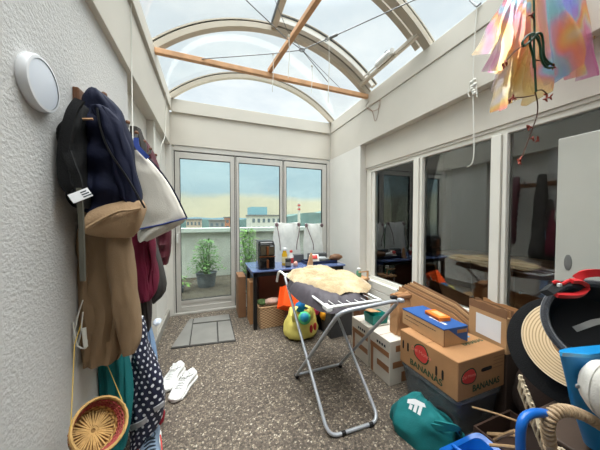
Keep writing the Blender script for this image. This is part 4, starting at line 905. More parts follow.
# ------------------------------------------------------------------ PILE ON THE RIGHT
# white shipping boxes with brown tape, and what lies on them
wbm = mat('white_cardboard', (208, 200, 188), .75, .06, 5, .08, 60); tape = mat('brown_parcel_tape', (150, 104, 70), .4, .12, 10)
def white_box(label, x0, y0, y1, h, seed):
    t = thing('shipping_box', label, 'box', ((x0+1.62)/2, (y0+y1)/2, 0), 'white shipping boxes under the window'); M = rot_box((0, 0, 0), 0)
    MB().box((x0, y0, 0), (1.62, y1, h)).build('box_body', wbm, t, smooth=False, bevel=.004)
    b = MB()
    b.box((x0-.0012, y0+.01, h*.62), (x0, y1-.01, h*.74)); b.box((x0-.0012, y1-.05, h*.02), (x0, y1-.015, h*.62)); b.box((x0-.0012, y0+.01, h*.28), (x0, y1-.10, h*.42))
    b.box((x0+.06, y0-.0012, h*.74), (1.60, y0, h*.88)); b.box((x0+.03, y0-.0012, h*.38), (1.60, y0, h*.52)); b.box((x0+.12, y0-.0013, h*.03), (x0+.19, y0, h*.26))
    b.build('brown_tape', tape, t, smooth=False)
    b = MB()
    for k in range(4): b.box((x0-.0015, y0+.05+.03*k, h*.80), (x0-.0005, y0+.07+.03*k, h*.86))
    b.build('printed_mark', M_['ink'], t, smooth=False)
    MB().box((x0+.0, (y0+y1)/2-.002, h-.001), (1.62, (y0+y1)/2+.002, h+.0015)).build('flap_seam', tape, t, smooth=False)
white_box('white shipping box with brown tape, the nearer one beside the banana carton', 1.335, 1.50, 1.755, .362, 1)
white_box('white shipping box with brown tape, the farther one below the teal tub', 1.335, 1.775, 2.04, .362, 2)
t = thing('plastic_tub', 'teal plastic tub standing on the white shipping boxes', 'tub', (1.46, 1.83, .365)); M = Matrix.Translation((1.475, 1.85, .365)); tm = mat('teal_plastic', (24, 132, 122), .4, .06)
MB().loft([[M @ Vector((s*x, s*y, z)) for x, y in ((-.09, -.07), (.09, -.07), (.09, .07), (-.09, .07))] for s, z in ((.9, 0), (1, .085), (.94, .085), (.86, .01))]).build('tub_body', tm, t, smooth=False, bevel=.01)
props(MB().box((-.09, -.055, 0), (.09, .055, .004), Matrix.Translation((1.425, 1.86, .475)) @ Matrix.Rotation(R_(20), 4, 'Z') @ Matrix.Rotation(R_(14), 4, 'Y')).build('cardboard_flap', M_['cardpale'], smooth=False), 'pale piece of cardboard lying across the teal tub', 'cardboard')
# brown paper bag
pb = thing('paper_bag', 'crumpled brown paper bag standing on the white boxes', 'bag', (1.53, 1.62, .365)); rings = []
for k in range(18):
    f = k/17; w = np.interp(f, [0, .5, .85, 1], [.078, .084, .088, .085]); d = np.interp(f, [0, .6, 1], [.062, .055, .02]); ring = []
    for j in range(40):
        a = 6.2832*j/40; n_ = noise.noise(Vector((math.cos(a)*3, math.sin(a)*3, f*5+2)))*.010; ring.append((1.535+w*math.copysign(abs(math.cos(a))**.4, math.cos(a))+n_, 1.60+d*math.copysign(abs(math.sin(a))**.5, math.sin(a))+n_, .366+f*.335+(.012*math.sin(a*5) if k == 17 else 0)))
    rings.append(ring)
pm = mat('brown_kraft_paper', (172, 128, 88), .8, .1, 7, .3, 40)
MB().loft(rings, cap=True).build('bag_body', pm, pb)
MB().box((1.452, 1.556, .66), (1.62, 1.644, .70)).build('folded_top', mat('dark_kraft_fold', (144, 102, 68), .8, .12, 8, .3, 40), pb, smooth=False, bevel=.012)
# banana carton
BX0, BX1, BY0, BY1, BZ0, BZ1 = 1.357, 1.788, .957, 1.415, .262, .503
bb = thing('banana_carton', 'brown banana carton with red oval emblems, on the clear bin', 'box', ((BX0+BX1)/2, (BY0+BY1)/2, BZ0))
def wallbox(lo, hi, th):
    b = MB(); b.box(lo, (hi[0], hi[1], lo[2]+th)); return b
MB().box((BX0, BY0, BZ0), (BX1, BY1, BZ1)).build('box_body', M_['card'], bb, smooth=False, bevel=.006)
FL = frame((BX0-.0012, (BY0+BY1)/2, (BZ0+BZ1)/2), (-1, 0, 0), (0, -1, 0)); FS = frame(((BX0+BX1)/2, BY0-.0012, (BZ0+BZ1)/2), (0, -1, 0), (1, 0, 0))
def emblem(M, cx, cy, w, h):
    def oval(k, z, n=36): return [M @ Vector((cx+k*w/2*math.copysign(abs(math.cos(a))**.8, math.cos(a))*(1-.10*math.sin(a)), cy+k*h/2*math.sin(a)*(1-.08*math.cos(3*a)), z)) for a in np.linspace(0, 6.2832, n+1)[:-1]]
    nn = M.to_3x3() @ Vector((0, 0, .0012))
    MB().prism(oval(1.0, 0), nn).build('emblem_border', M_['green_ink'], bb, smooth=False); MB().prism(oval(.86, .0008), nn).build('red_emblem', M_['red'], bb, smooth=False)
    text('Del Monte', h*.30, M @ Matrix.Translation((cx, cy+h*.02, .0022)), mat('pale_red_ink', (214, 120, 104), .7), bb)
emblem(FL, -.035, .035, .125, .125); emblem(FS, -.125, .018, .135, .095)
text('BANANAS', .058, FL @ Matrix.Translation((.0, -.072, .0005)), M_['green_ink'], bb, bold=.0012, sx=.98)
text('BANANAS', .056, FS @ Matrix.Translation((.035, -.068, .0005)), M_['green_ink'], bb, bold=.0012)
blk = mat('dark_slot', (24, 20, 18), .9)
def slot(M, cx, cy, w, h):
    b = MB(); n = 20; b.prism([M @ Vector((cx+(w/2)*math.copysign(abs(math.cos(a))**.5, math.cos(a)), cy+(h/2)*math.copysign(abs(math.sin(a))**.5, math.sin(a)), 0)) for a in np.linspace(0, 6.2832, n+1)[:-1]], M.to_3x3() @ Vector((0, 0, .0015))); b.build('hand_hole', blk, bb, smooth=False)
slot(FS, .035, .03, .10, .024)
for y in (-.195, -.150, .085, .13): slot(FL, y, .02 if y < 0 else -.015, .014, .062)
for k in range(4):
    b = MB().box((.10, .085-k*.022, .0002), (.10+.10-.01*(k % 2), .089-k*.022, .0008), FS); b.build('printed_line', M_['card2'], bb, smooth=False)
FT = frame(((BX0+BX1)/2, (BY0+BY1)/2, BZ1+.0006), (0, 0, 1), (1, 0, 0))
text('BANANAS', .042, FT @ Matrix.Translation((.10, -.10, .0002)) @ Matrix.Rotation(R_(0), 4, 'Z'), M_['green_ink'], bb, bold=.0008)
MB().box((.01, -.045, .0), (.16, -.015, .0015), FT).build('blue_tape', mat('light_blue_tape', (66, 144, 206), .5), bb, smooth=False)
MB().box((-.215, -.001, 0), (.215, .001, .0012), FT).build('flap_seam', M_['card2'], bb, smooth=False)
# blue topped box and small orange box on it
a, c, d = at(404, 308.5, Z=.62), at(444, 330, Z=.62), at(467, 326, Z=.62); a, c, d = [Vector((p.x, p.y, 0)) for p in (a, c, d)]
ux = (d-c).normalized(); Lx = .205; Ly = (a-c).length; uy = Vector((-ux.y, ux.x, 0)); z0, z1 = BZ1+.002, .622
bt = thing('flat_box', 'cardboard box with a blue printed lid on the banana carton', 'box', c+ux*Lx/2+uy*Ly/2+Vector((0, 0, z0)))
M = Matrix((ux, uy, Vector((0, 0, 1)))).transposed().to_4x4(); M.translation = Vector((c.x, c.y, z0)); H = z1-z0
MB().box((0, 0, 0), (Lx, Ly, H), M).build('box_body', M_['cardpale'], bt, smooth=False, bevel=.003)
MB().box((-.0015, -.0015, H-.006), (Lx+.0015, Ly+.0015, H+.0015), M).build('blue_lid', M_['blue_print'], bt, smooth=False)
MB().prism([M @ Vector(p) for p in ((.03, -.0012, H), (Lx+.0012, -.0012, H), (Lx+.0012, -.0012, H*.08), (Lx*.72, -.0012, H*.30))], ux.cross(Vector((0, 0, 1)))*-0.0+Vector((0, .0011, 0))).build('blue_flap_print', M_['blue_print'], bt, smooth=False)
MB().box((Lx, 0, H*.1), (Lx+.0012, Ly, H), M).build('blue_side', M_['blue_print'], bt, smooth=False)
MB().box((Lx*.55, -.002, H*.66), (Lx*.97, -.001, H*.86), M).build('tape', M_['card'], bt, smooth=False)
MB().box((0, -.0015, H*.03), (.005, 0, H), M).build('corner_tape', M_['card2'], bt, smooth=False)
FM = M @ frame((-.001, Ly/2, H/2), (-1, 0, 0), (0, -1, 0))
b = MB(); rnd = random.Random(2); x = -.15
while x < .13:
    w_ = rnd.uniform(.008, .022); b.box((x, .018, 0), (x+w_, .023, .0008), FM); x += w_+.005
x = -.17
while x < -.02:
    w_ = rnd.uniform(.008, .02); b.box((x, -.012, 0), (x+w_, -.008, .0008), FM); x += w_+.005
b.build('printed_line', M_['ink'], bt, smooth=False)
b = MB(); x = .05
for k, w_ in enumerate((.03, .012, .024, .018, .03)): b.box((.065, x, H+.0018), (.085, x+w_, H+.0024), M); x += w_+.006
b.build('white_print', M_['paper'], bt, smooth=False)
ob = thing('small_box', 'small bright orange box lying on the blue lid', 'box', M @ Vector((.13, .16, H+.002))); OM = M @ Matrix.Translation((.12, .165, H+.0025)) @ Matrix.Rotation(R_(-6), 4, 'Z')
MB().box((-.045, -.075, 0), (.045, .075, .028), OM).build('box_body', mat('orange_carton', (236, 120, 36), .5, .06), ob, smooth=False, bevel=.003)
MB().box((-.02, -.05, .0282), (.03, .04, .0292), OM).build('pale_print', mat('peach_print', (240, 176, 120), .5), ob, smooth=False); MB().box((-.0458, -.065, .004), (-.0448, .065, .016), OM).build('brown_print', mat('brown_print', (128, 66, 40), .6), ob, smooth=False)
# clear storage bin below the banana carton, with brown things inside
cb = thing('storage_bin', 'clear plastic storage bin carrying the banana carton', 'bin', (1.60, 1.16, 0)); cx, cy = 1.575, 1.19
cl = NT('clear_grey_plastic'); tr = cl.n('ShaderNodeBsdfTransparent'); tr.inputs[0].default_value = (.72, .74, .76, 1); pp = cl.n('ShaderNodeBsdfPrincipled', Roughness=.25); pp.inputs['Base Color'].default_value = (*lin((138, 140, 142)), 1); mx_ = cl.n('ShaderNodeMixShader'); mx_.inputs[0].default_value = .42; cl.l(tr.outputs[0], mx_.inputs[1]); cl.l(pp.outputs[0], mx_.inputs[2]); cl.l(mx_.outputs[0], cl.out.inputs[0])
MB().loft([sqring(cx, cy, .18, .20, .002, p=.2), sqring(cx, cy, .208, .228, .235, p=.2), sqring(cx, cy, .201, .221, .235, p=.2), sqring(cx, cy, .173, .193, .008, p=.2)]).build('bin_body', cl.m, cb)
MB().loft([sqring(cx, cy, .216, .234, .236, p=.2), sqring(cx, cy, .216, .234, .260, p=.2)]).build('lid', cl.m, cb)
for k in range(5):
    r = random.Random(k); MB().ball((cx+r.uniform(-.06, .06), cy+(k-2)*.065, .07+.04*(k % 2)), (.09, .06, .055), 16, 10, lambda d: 1+.25*noise.noise(d*2+Vector((k, 0, 0)))).build('folded_cloth', mat('brown_cloth_%d' % k, ((92, 66, 54), (110, 84, 66), (84, 56, 50), (120, 96, 80), (70, 58, 54))[k], .9, .15, 12), cb)
# flattened cardboard sheets leaning at the window
for i in range(6):
    x0 = 1.83+i*.024; yE = 1.23+.014*i; zt = .545+.012*i; pts = [(x0, 1.97-.01*i, .003), (x0, yE-.02, .003), (x0, yE-.02, zt-.02), (x0, yE+.11, zt+.035), (x0+.0, 1.93-.012*i, zt+.10)]
    o = MB().prism([Vector((p[0]-.0+ .08*(1-p[2]/.65)*-1, p[1], p[2])) for p in pts], (.007, 0, 0)).build('cardboard_sheet', M_[('card', 'card2', 'card', 'card2', 'cardpale', 'card2')[i]], smooth=False)
    props(o, ('flattened carton leaning by the window, front one of the stack', 'flattened carton, second from the front of the leaning stack', 'flattened carton, third from the front of the leaning stack', 'flattened carton, fourth from the front of the leaning stack', 'flattened carton, fifth and pale, near the back of the stack', 'flattened carton at the back, against the window sill')[i], 'cardboard', 'flattened cartons leaning under the window')
# carton with a white label sheet
t = thing('carton', 'open brown carton with a white paper label behind the black hat', 'box', (1.88, 1.08, .462)); M = rot_box((1.885, 1.075, 0), R_(-8))
MB().box((-.075, -.135, .462), (.075, .135, .70), M).build('box_body', M_['cardpale'], t, smooth=False, bevel=.004)
MB().box((-.0765, -.10, .52), (-.0752, .075, .665), M).build('white_label', M_['paper'], t, smooth=False)
for k, (x, dz) in enumerate(((-.075, .05), (-.045, .045), (-.02, .05), (.06, .04))):
    MB().prism([M @ Vector((x, -.135+.27*u, .70+(dz+.012*noise.noise(Vector((u*6, k*3.1, 0)))) if u is not None else 0)) for u in np.linspace(0, 1, 14)]+[M @ Vector((x, .135, .695)), M @ Vector((x, -.135, .695))], (.004, 0, 0)).build('torn_flap', M_['card' if k % 2 else 'card2'], t, smooth=False)
carton('carton', 'added box coloured dark for shade, under the carton with the white label', (1.80, .95, 0), (1.965, 1.215, .46), mat('shade_dark_cardboard', (66, 50, 41), .85, .12))  # added box; the shade in the pile is put into its dark brown
# things on the sill at the pillar
t = thing('wooden_crate', 'small wooden holder with a green jar at the pillar corner', 'holder', (1.86, 2.67, .0)); 
MB().box((1.80, 2.58, 0), (1.93, 2.72, .55)).build('stand', M_['wood_dark'], t, smooth=False, bevel=.005); MB().box((1.76, 2.56, .55), (1.94, 2.74, .575)).build('shelf', M_['wood'], t, smooth=False, bevel=.003); MB().box((1.905, 2.565, .575), (1.925, 2.58, .665)).box((1.775, 2.565, .655), (1.925, 2.575, .67)).build('side_post', M_['wood'], t, smooth=False)
t = thing('glass_jar', 'green glass jar with a pale lid beside the pillar', 'jar', (1.84, 2.66, .576)); gm = mat('green_glass', (92, 148, 116), .15, .1, coat=.4)
MB().lathe([(.03, 0), (.034, .01), (.034, .07), (.024, .09)], Matrix.Translation((1.84, 2.66, .576)), 24).build('jar_body', gm, t); MB().lathe([(.026, .09), (.026, .115), (.02, .12)], Matrix.Translation((1.84, 2.66, .576)), 20).build('lid', M_['whiteplastic'], t)
b = MB(); b.tube(smoothpath([(1.93, 2.02, .545), (1.90, 2.08, .55), (1.93, 2.14, .545), (1.965, 2.09, .55), (1.94, 2.03, .552), (1.90, 1.98, .55), (1.95, 1.93, .548)]), .010, 8)
# a coiled black cable on the sill
props(MB().tube(smoothpath([(1.985, 2.12, .538), (1.965, 2.02, .538), (1.985, 1.93, .538), (2.01, 1.99, .54), (1.99, 2.08, .548), (1.968, 1.98, .55), (1.98, 1.88, .538), (1.975, 1.80, .538)]), .009, 8).build('cable', M_['black']), 'black coiled cable lying on the window sill', 'cable')
# teal sports bag
tbg = thing('sports_bag', 'teal fabric bag with a white triangular emblem on the floor', 'bag', (1.24, 1.16, 0)); rings = []
bm = Matrix.Translation((1.268, 1.085, 0)) @ Matrix.Rotation(R_(-48), 4, 'Z')
def tealbag(u, v):
    a = 6.2832*u; L, W, H = .205, .15, .20; r = math.sin(math.pi*.5*min(1, (1-v)*1.0))**.55 if v > 0 else 1
    n_ = 1+.20*noise.noise(Vector((math.cos(a)*1.6, math.sin(a)*1.6, v*2.4)))+.05*math.sin(a*7+v*5)
    return bm @ Vector((L*r*n_*math.cos(a), W*r*n_*math.sin(a), .004+H*(v**.8)*(1+.28*math.cos(a+2.6))+.012*noise.noise(Vector((math.cos(a)*4, math.sin(a)*4, v*6)))))
MB().loft([[tealbag(j/60, k/22*.96) for j in range(60)] for k in range(23)]).build('bag_body', M_['teal'], tbg)
for s in (0, 1): strap([bm @ Vector(p) for p in ((.02, -.09-.02*s, .14), (.08, -.12, .18-.02*s), (.14, -.09, .16), (.17, -.04+.03*s, .09))], .03, .005, side=(0, 0, 1)).build('handle', M_['teal'], tbg)
MB().tube(smoothpath([bm @ Vector(p) for p in ((.06, .03, .165), (.10, -.01, .18), (.14, -.03, .155), (.15, -.08, .13))]), .012, 8).build('dark_opening', M_['blackfab'], tbg)
lg = MB(); LMx = frame(at(416, 407, Y=.965), (-.42, -.75, .52), (1, -.5, -.1))
for k in range(3):
    w0 = -.032+k*.023; lg.box((w0, -.026, -.001), (w0+.015, -.026+.024+.012*k, .002), LMx @ Matrix.Rotation(R_(-22), 4, 'Z'))
lg.prism([LMx @ Vector(p) for p in ((-.045, .012, 0), (.05, .005, 0), (.045, .022, 0), (.0, .036, 0), (-.04, .030, 0))], LMx.to_3x3() @ Vector((0, 0, .003)))
lg.build('white_emblem', M_['paper'], tbg, smooth=False)
# blue tray with sticks
bl = mat('bright_blue_plastic', (14, 96, 184), .35, .06, coat=.2)
tr_ = thing('plastic_tray', 'bright blue plastic tray at the bottom edge beside the teal bag', 'tray', (1.24, .80, .0)); ct = Vector((1.265, .785, 0))
def tring(k, z): return [(ct.x+(k*.165)*math.copysign(abs(math.cos(a))**.5, math.cos(a)), ct.y+(k*.115)*math.copysign(abs(math.sin(a))**.5, math.sin(a)), z+.012*math.sin(3*a)*(z > .09)) for a in np.linspace(0, 6.2832, 49)[:-1]]
MB().loft([tring(.8, .003), tring(.95, .095), tring(1.05, .112), tring(1.05, .118), tring(.91, .106), tring(.76, .012)]).build('tray_body', bl, tr_)
MB().tube(smoothpath([(ct.x-.03, ct.y+.112, .104), (ct.x-.02, ct.y+.03, .115), (ct.x+.03, ct.y-.04, .115), (ct.x+.05, ct.y-.112, .104)]), .009, 8).build('divider', bl, tr_)
MB().box((ct.x-.07, ct.y+.02, .014), (ct.x-.02, ct.y+.06, .11)).build('terracotta_block', mat('terracotta', (176, 108, 82), .8), tr_, smooth=False, bevel=.006)
stick = mat('dry_wood_stick', (164, 132, 96), .85, .25, 20, .2, 60)
# a low crate holding kindling
kc = thing('kindling_crate', 'low dark crate full of dry sticks under the hats', 'crate', (1.50, .72, 0)); b = MB()
for lo, hi in (((1.44, .64, 0), (1.78, .92, .012)), ((1.44, .64, .012), (1.45, .92, .13)), ((1.77, .64, .012), (1.78, .92, .13)), ((1.45, .91, .012), (1.77, .92, .13)), ((1.45, .64, .012), (1.77, .65, .13))): b.box(lo, hi)
b.build('crate_body', mat('dark_brown_crate', (70, 50, 40), .8, .15), kc, smooth=False)
for i, (p, q, r, lb) in enumerate(((at(472, 407, Y=.90), at(522, 423, Y=.74), .005, 'long thin twig pointing up left above the kindling crate'), (at(488, 434, Y=.86), at(546, 441, Y=.62), .010, 'thick dry stick lying across the kindling crate'), (at(490, 445, Y=.80), at(540, 452, Y=.62), .008, 'shorter dry stick in the kindling crate near the picture edge'), (at(492, 442, Y=.84), at(515, 431, Y=.72), .009, 'stubby dry stick crossing the thick one in the crate'))):
    m_ = (Vector(p)+Vector(q))/2+Vector((0, 0, .006)); props(MB().tube(smoothpath([p, m_, q]), [r*.8]+[r]*11+[r*.7] if False else r, 7).build('stick', stick), lb, 'stick', 'dry sticks in the crate')
# supports: a wooden chest that carries the basket, the bags and the hats
ws_ = thing('storage_chest', 'dark chest under the pale basket in the lower right corner', 'chest', (1.45, .42, 0)); MB().box((1.31, .10, 0), (1.95, .62, .44)).build('chest_body', mat('dark_chest_wood', (64, 50, 42), .7, .15, 6), ws_, smooth=False, bevel=.008); MB().box((1.30, .09, .44), (1.96, .63, .46)).build('lid', mat('dark_chest_lid', (74, 58, 48), .6, .15, 6), ws_, smooth=False, bevel=.006)
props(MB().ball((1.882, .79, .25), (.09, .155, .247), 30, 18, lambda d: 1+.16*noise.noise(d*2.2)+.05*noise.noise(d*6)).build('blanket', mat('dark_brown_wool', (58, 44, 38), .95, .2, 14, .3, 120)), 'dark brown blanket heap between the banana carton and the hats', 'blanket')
# hats
def hat(name, label, cxy, Y, nrm, prof, m, cap=True):
    c = at(*cxy, Y=Y); M = frame(c, nrm); t = thing(name, label, 'hat', c); MB().lathe(prof, M, 72, cap=cap).build('hat_body', m, t); return t, M
blackfelt = mat('black_felt', (16, 16, 18), .95, .2, 20, .3, 150)
n1 = (-.93, -.08, .36)
h1, HM = hat('sun_hat', 'large black wide brimmed hat leaning behind the straw one', (572, 350), .60, n1, [(.02, -.115), (.075, -.11), (.095, -.085), (.10, -.01), (.15, -.004), (.252, .004), (.255, .008), (.250, .011), (.15, .006), (.10, .003), (.085, .002), (.01, .002)], blackfelt)
def strawm():
    g = NT('coiled_straw'); tc = g.n('ShaderNodeTexCoord'); p = g.n('ShaderNodeBsdfPrincipled', Roughness=.7); s = g.n('ShaderNodeSeparateXYZ'); g.l(tc.outputs['UV'], s.inputs[0])
    f = g.math('FRACT', g.math('DIVIDE', s.outputs['Y'], .0125)); g.l(g.ramp(f, [(0, lin((128, 96, 64))), (.18, lin((206, 176, 136))), (.55, lin((228, 202, 164))), (.92, lin((206, 176, 134))), (1, lin((128, 96, 64)))]), p.inputs['Base Color'])
    bpn = g.n('ShaderNodeBump', Strength=.5, Distance=.004); g.l(f, bpn.inputs['Height']); g.l(bpn.outputs[0], p.inputs['Normal']); g.l(p.outputs[0], g.out.inputs[0]); return g.m
sp0 = [(.19, -.004), (.193, 0), (.19, .003)]+[(.19-.0125*k, .003-.0004*k) for k in range(1, 9)]+[(.08, -.004), (.072, -.05), (.02, -.055)]
h2, HM2 = hat('straw_hat', 'coiled straw sun hat nested inside the large black one', (575, 344), .568, n1, sp0, strawm())
MB().lathe([(.188, -.0045), (.1935, -.0045), (.1945, 0), (.1925, .0042), (.187, .0042)], HM2, 72, cap=False).build('brim_edge', mat('pale_straw_edge', (222, 200, 166), .7), h2)
n2 = (-.70, -.60, .42); gf = mat('dark_grey_felt', (56, 57, 62), .95, .18, 25, .35, 130, sheen=.3)
h3, HM3 = hat('felt_hat', 'dark grey felt hat lying upside down in front of the straw hat', (600, 326), .43, n2, [(r_*.84, h_*.84) for r_, h_ in ((.02, -.12), (.10, -.115), (.145, -.08), (.175, -.03), (.194, .0), (.202, .014), (.202, .024), (.194, .032), (.182, .030), (.170, .016))], gf, cap=False)
MB().lathe([(r_*.84, h_*.84) for r_, h_ in ((.171, .018), (.160, -.02), (.13, -.075), (.02, -.10), (.001, -.10))], HM3, 64, cap=False).build('black_lining', mat('black_hat_lining', (14, 14, 16), .8), h3)
strap([HM3 @ Vector(p) for p in ((-.066, -.025, -.01), (-.047, -.01, .009), (-.016, .01, .012), (.016, .024, .012), (.024, .043, .004))], .02, .003, side=HM3.to_3x3() @ Vector((.4, -.9, 0))).build('grey_chin_strap', mat('grey_webbing', (118, 116, 112), .7), h3)
rs = thing('sandal', 'black sandal with red straps tucked into the felt hat', 'sandal', at(565, 296, Y=0.375)); rm = mat('bright_red_strap', (204, 34, 40), .5, .08)
strap([at(577, 279, Y=0.375), at(583, 274.5, Y=0.365), at(592, 273, Y=0.355), at(603, 273, Y=0.345)], .022, .005, side=(.2, .1, 1)).build('red_strap', rm, rs)
strap([at(556, 295, Y=0.360), at(566, 295.5, Y=0.350), at(577, 295, Y=0.345), at(585, 291, Y=0.345), at(586, 285, Y=0.345), at(579, 281.5, Y=0.350), at(571, 281, Y=0.355)], .010, .006, side=(.1, -.4, 1)).build('red_strap', rm, rs)
MB().loft([[p+Vector(o) for o in ((0, 0, .010), (.003, -.015, 0), (0, 0, -.010), (-.003, .015, 0))] for p in smoothpath([at(547, 293, Y=0.375), at(554, 287, Y=0.370), at(564, 284, Y=0.365), at(575, 285, Y=0.360), at(581, 288, Y=0.355)])]).build('black_sole', mat('black_foam', (34, 34, 36), .7, .15), rs)
MB().tube(smoothpath([at(553, 283, Y=0.370), at(557, 281.5, Y=0.365), at(562, 284, Y=0.360), at(568, 281, Y=0.360), at(575, 280, Y=0.360)]), .0045, 6).build('red_trim', rm, rs)
MB().box((-.006, -.003, -.004), (.006, .003, .004), Matrix.Translation(at(559.5, 285, Y=0.353))).build('white_buckle', M_['whiteplastic'], rs, smooth=False)
# blue bag with rivets, white cap
bbag = thing('blue_bag', 'glossy blue plastic bag with rivets below the felt hat', 'bag', (1.45, .43, .42)); bmt = mat('sky_blue_vinyl', (24, 128, 190), .35, .08, 6, .1, 30)
P = [at(560.5, 353, Y=.43), at(603, 356, Y=.40), at(606, 452, Y=.43), at(590, 452, Y=.44), at(574, 405, Y=.43)]
b = MB(); rings = []
for k in range(11):
    f = k/10; l_ = at(np.interp(f, [0, .5, 1], [560.5, 573, 590]), 353+f*95, Y=.43); r_ = l_+Vector((.32, -.05, -.012)); ring = []
    for j in range(28):
        a = 6.2832*j/28; ca, sa = math.cos(a), math.sin(a); m_ = (l_+r_)/2; d = (r_-l_)/2; nn = d.cross(Vector((0, 0, 1))).normalized()
        ring.append(m_+d*math.copysign(abs(ca)**.5, ca)+nn*sa*(.022+.03*f)*(1+.3*noise.noise(Vector((ca*2, sa, f*4)))))
    rings.append(ring)
b.loft(rings).build('bag_body', bmt, bbag)
for x, y in ((577, 386), (582, 378.5), (589, 377)):
    q = at(x, y, Y=.392); MB().lathe([(.007, 0), (.006, .004), (.002, .005)], frame(q, (-.3, -1, .2)), 16).build('rivet', M_['steel'], bbag)
strap([at(561, 354, Y=.408), at(574, 355, Y=.405), at(590, 356, Y=.395), at(604, 357, Y=.385)], .012, .003, side=(0, 0, 1)).build('top_hem', mat('light_blue_hem', (60, 160, 214), .35), bbag)
cp = thing('white_cap', 'white cotton cap at the right edge of the picture', 'cap', at(604, 392, Y=.34)); c = at(609, 391, Y=.34)
cot = mat('white_cotton', (222, 218, 210), .85, .04, 8, .25, 150)
MB().ball(c, (.064, .064, .092), 32, 20, lambda d: 1+.035*noise.noise(d*2.4)).build('crown', cot, cp)
b = MB()
for a0 in (.4, 1.5): b.tube([c+Vector((.0653*math.sin(t)*math.cos(a0+2.4), .0653*math.sin(t)*math.sin(a0+2.4), .093*math.cos(t))) for t in np.linspace(.1, 3.0, 24)], .0015, 5)
b.build('seam', mat('cotton_seam', (200, 196, 188), .9), cp)
# pale woven basket with wrapped handle
pb2 = thing('woven_basket', 'pale woven basket with a thick wrapped handle, lower right', 'basket', (1.35, .43, .42)); pal = mat('bleached_willow', (188, 172, 146), .8, .18, 25, .25, 80); pal2 = mat('wrapped_handle_cane', (176, 150, 120), .7, .2, 14, .2, 60)
rim = [at(x, y, Y=Y) for x, y, Y in ((519.5, 376, .56), (523, 384, .545), (529, 400, .52), (537, 420, .49), (545, 436, .46), (556, 447, .42), (575, 458, .38))]
# standing stakes and horizontal weavers form the side wall of the basket
for k in range(5):
    sh = Vector((.007*k, -.002*k, -.013*k)); b = MB().tube([p+sh+Vector((.002*math.sin(i*1.7+k*2.2), .003*math.cos(i*2.3+k), .003*math.sin(i*2.9+k*1.9))) for i, p in enumerate(smoothpath(rim, 5))],   .0055 if k else .0075, 7); b.build('weaver' if k else 'rim', pal, pb2)
sp_r = smoothpath(rim, 4)
for i in range(1, len(sp_r)-1, 2):
    p = sp_r[i]; MB().tube([p+Vector((-.004, -.006, .012)), p+Vector((.004, .006, -.05)), p+Vector((.012, -.002, -.085))], .0042, 6).build('stake', pal, pb2)
hp = [at(x, y, Y=Y) for x, y, Y in ((552, 456, .40), (549, 440, .40), (547.5, 428, .40), (550, 417, .398), (558, 411, .393), (568, 410.5, .388), (580, 414, .382), (592, 420, .375), (606, 429, .37))]
sm_ = smoothpath(hp, 6); MB().tube(sm_, .0118, 12).build('handle_core', pal2, pb2)
b = MB()
for i in range(1, len(sm_)-1, 2):
    tg_ = (sm_[i+1]-sm_[i-1]).normalized(); u = tg_.cross(Vector((0, -1, .2))).normalized(); w_ = tg_.cross(u); b.tube([sm_[i]+(u*math.cos(a)+w_*math.sin(a))*.013+tg_*.003*math.cos(a) for a in np.linspace(0, 6.2832, 15)[:-1]], .0052, 7, loop=True)
b.build('wrapping', pal2, pb2)
# blue tubular handle: watering can in front of the basket
wc = thing('watering_can', 'bright blue plastic can with a tubular handle, bottom right', 'watering can', (.97, .36, .0))
pth = [at(521, 466, Y=.42), at(520.5, 440, Y=.42), at(521.5, 425, Y=.42), at(526, 416.5, Y=.42), at(535, 413, Y=.415), at(546, 413.5, Y=.408), at(551, 416, Y=.404)]
MB().tube(smoothpath(pth), .0122, 14).build('handle', bl, wc)
q = pth[0]; CM = Matrix.Translation((q.x+.0, q.y-.07, .0)); MB().lathe([(.075, .003), (.085, .02), (.085, q.z-.05), (.06, q.z-.02), (.05, q.z-.02), (.05, q.z-.06)], CM, 36).build('can_body', bl, wc)
MB().tube([Vector((q.x, q.y-.03, q.z-.025)), q+Vector((0, 0, .02))], .0122, 12).build('handle_foot', bl, wc)
cup = thing('cup', 'dark blue round cup at the bottom edge inside the pale basket', 'cup', at(563, 452, Y=.40)); cpos = at(563, 456, Y=.40); CM = frame(cpos-Vector((0, 0, .09)), (-.2, -.2, 1)); dbl = mat('dark_blue_enamel', (26, 38, 62), .3, .1, coat=.3)
MB().lathe([(.03, 0), (.034, .005), (.041, .088), (.0425, .092), (.041, .095), (.038, .088), (.03, .01), (.005, .008)], CM, 36).build('cup_body', dbl, cup)
MB().lathe([(.0405, .0925), (.0425, .0945), (.0405, .0965)], CM, 36, cap=False).build('pale_rim', mat('pale_enamel_rim', (170, 172, 176), .4), cup)

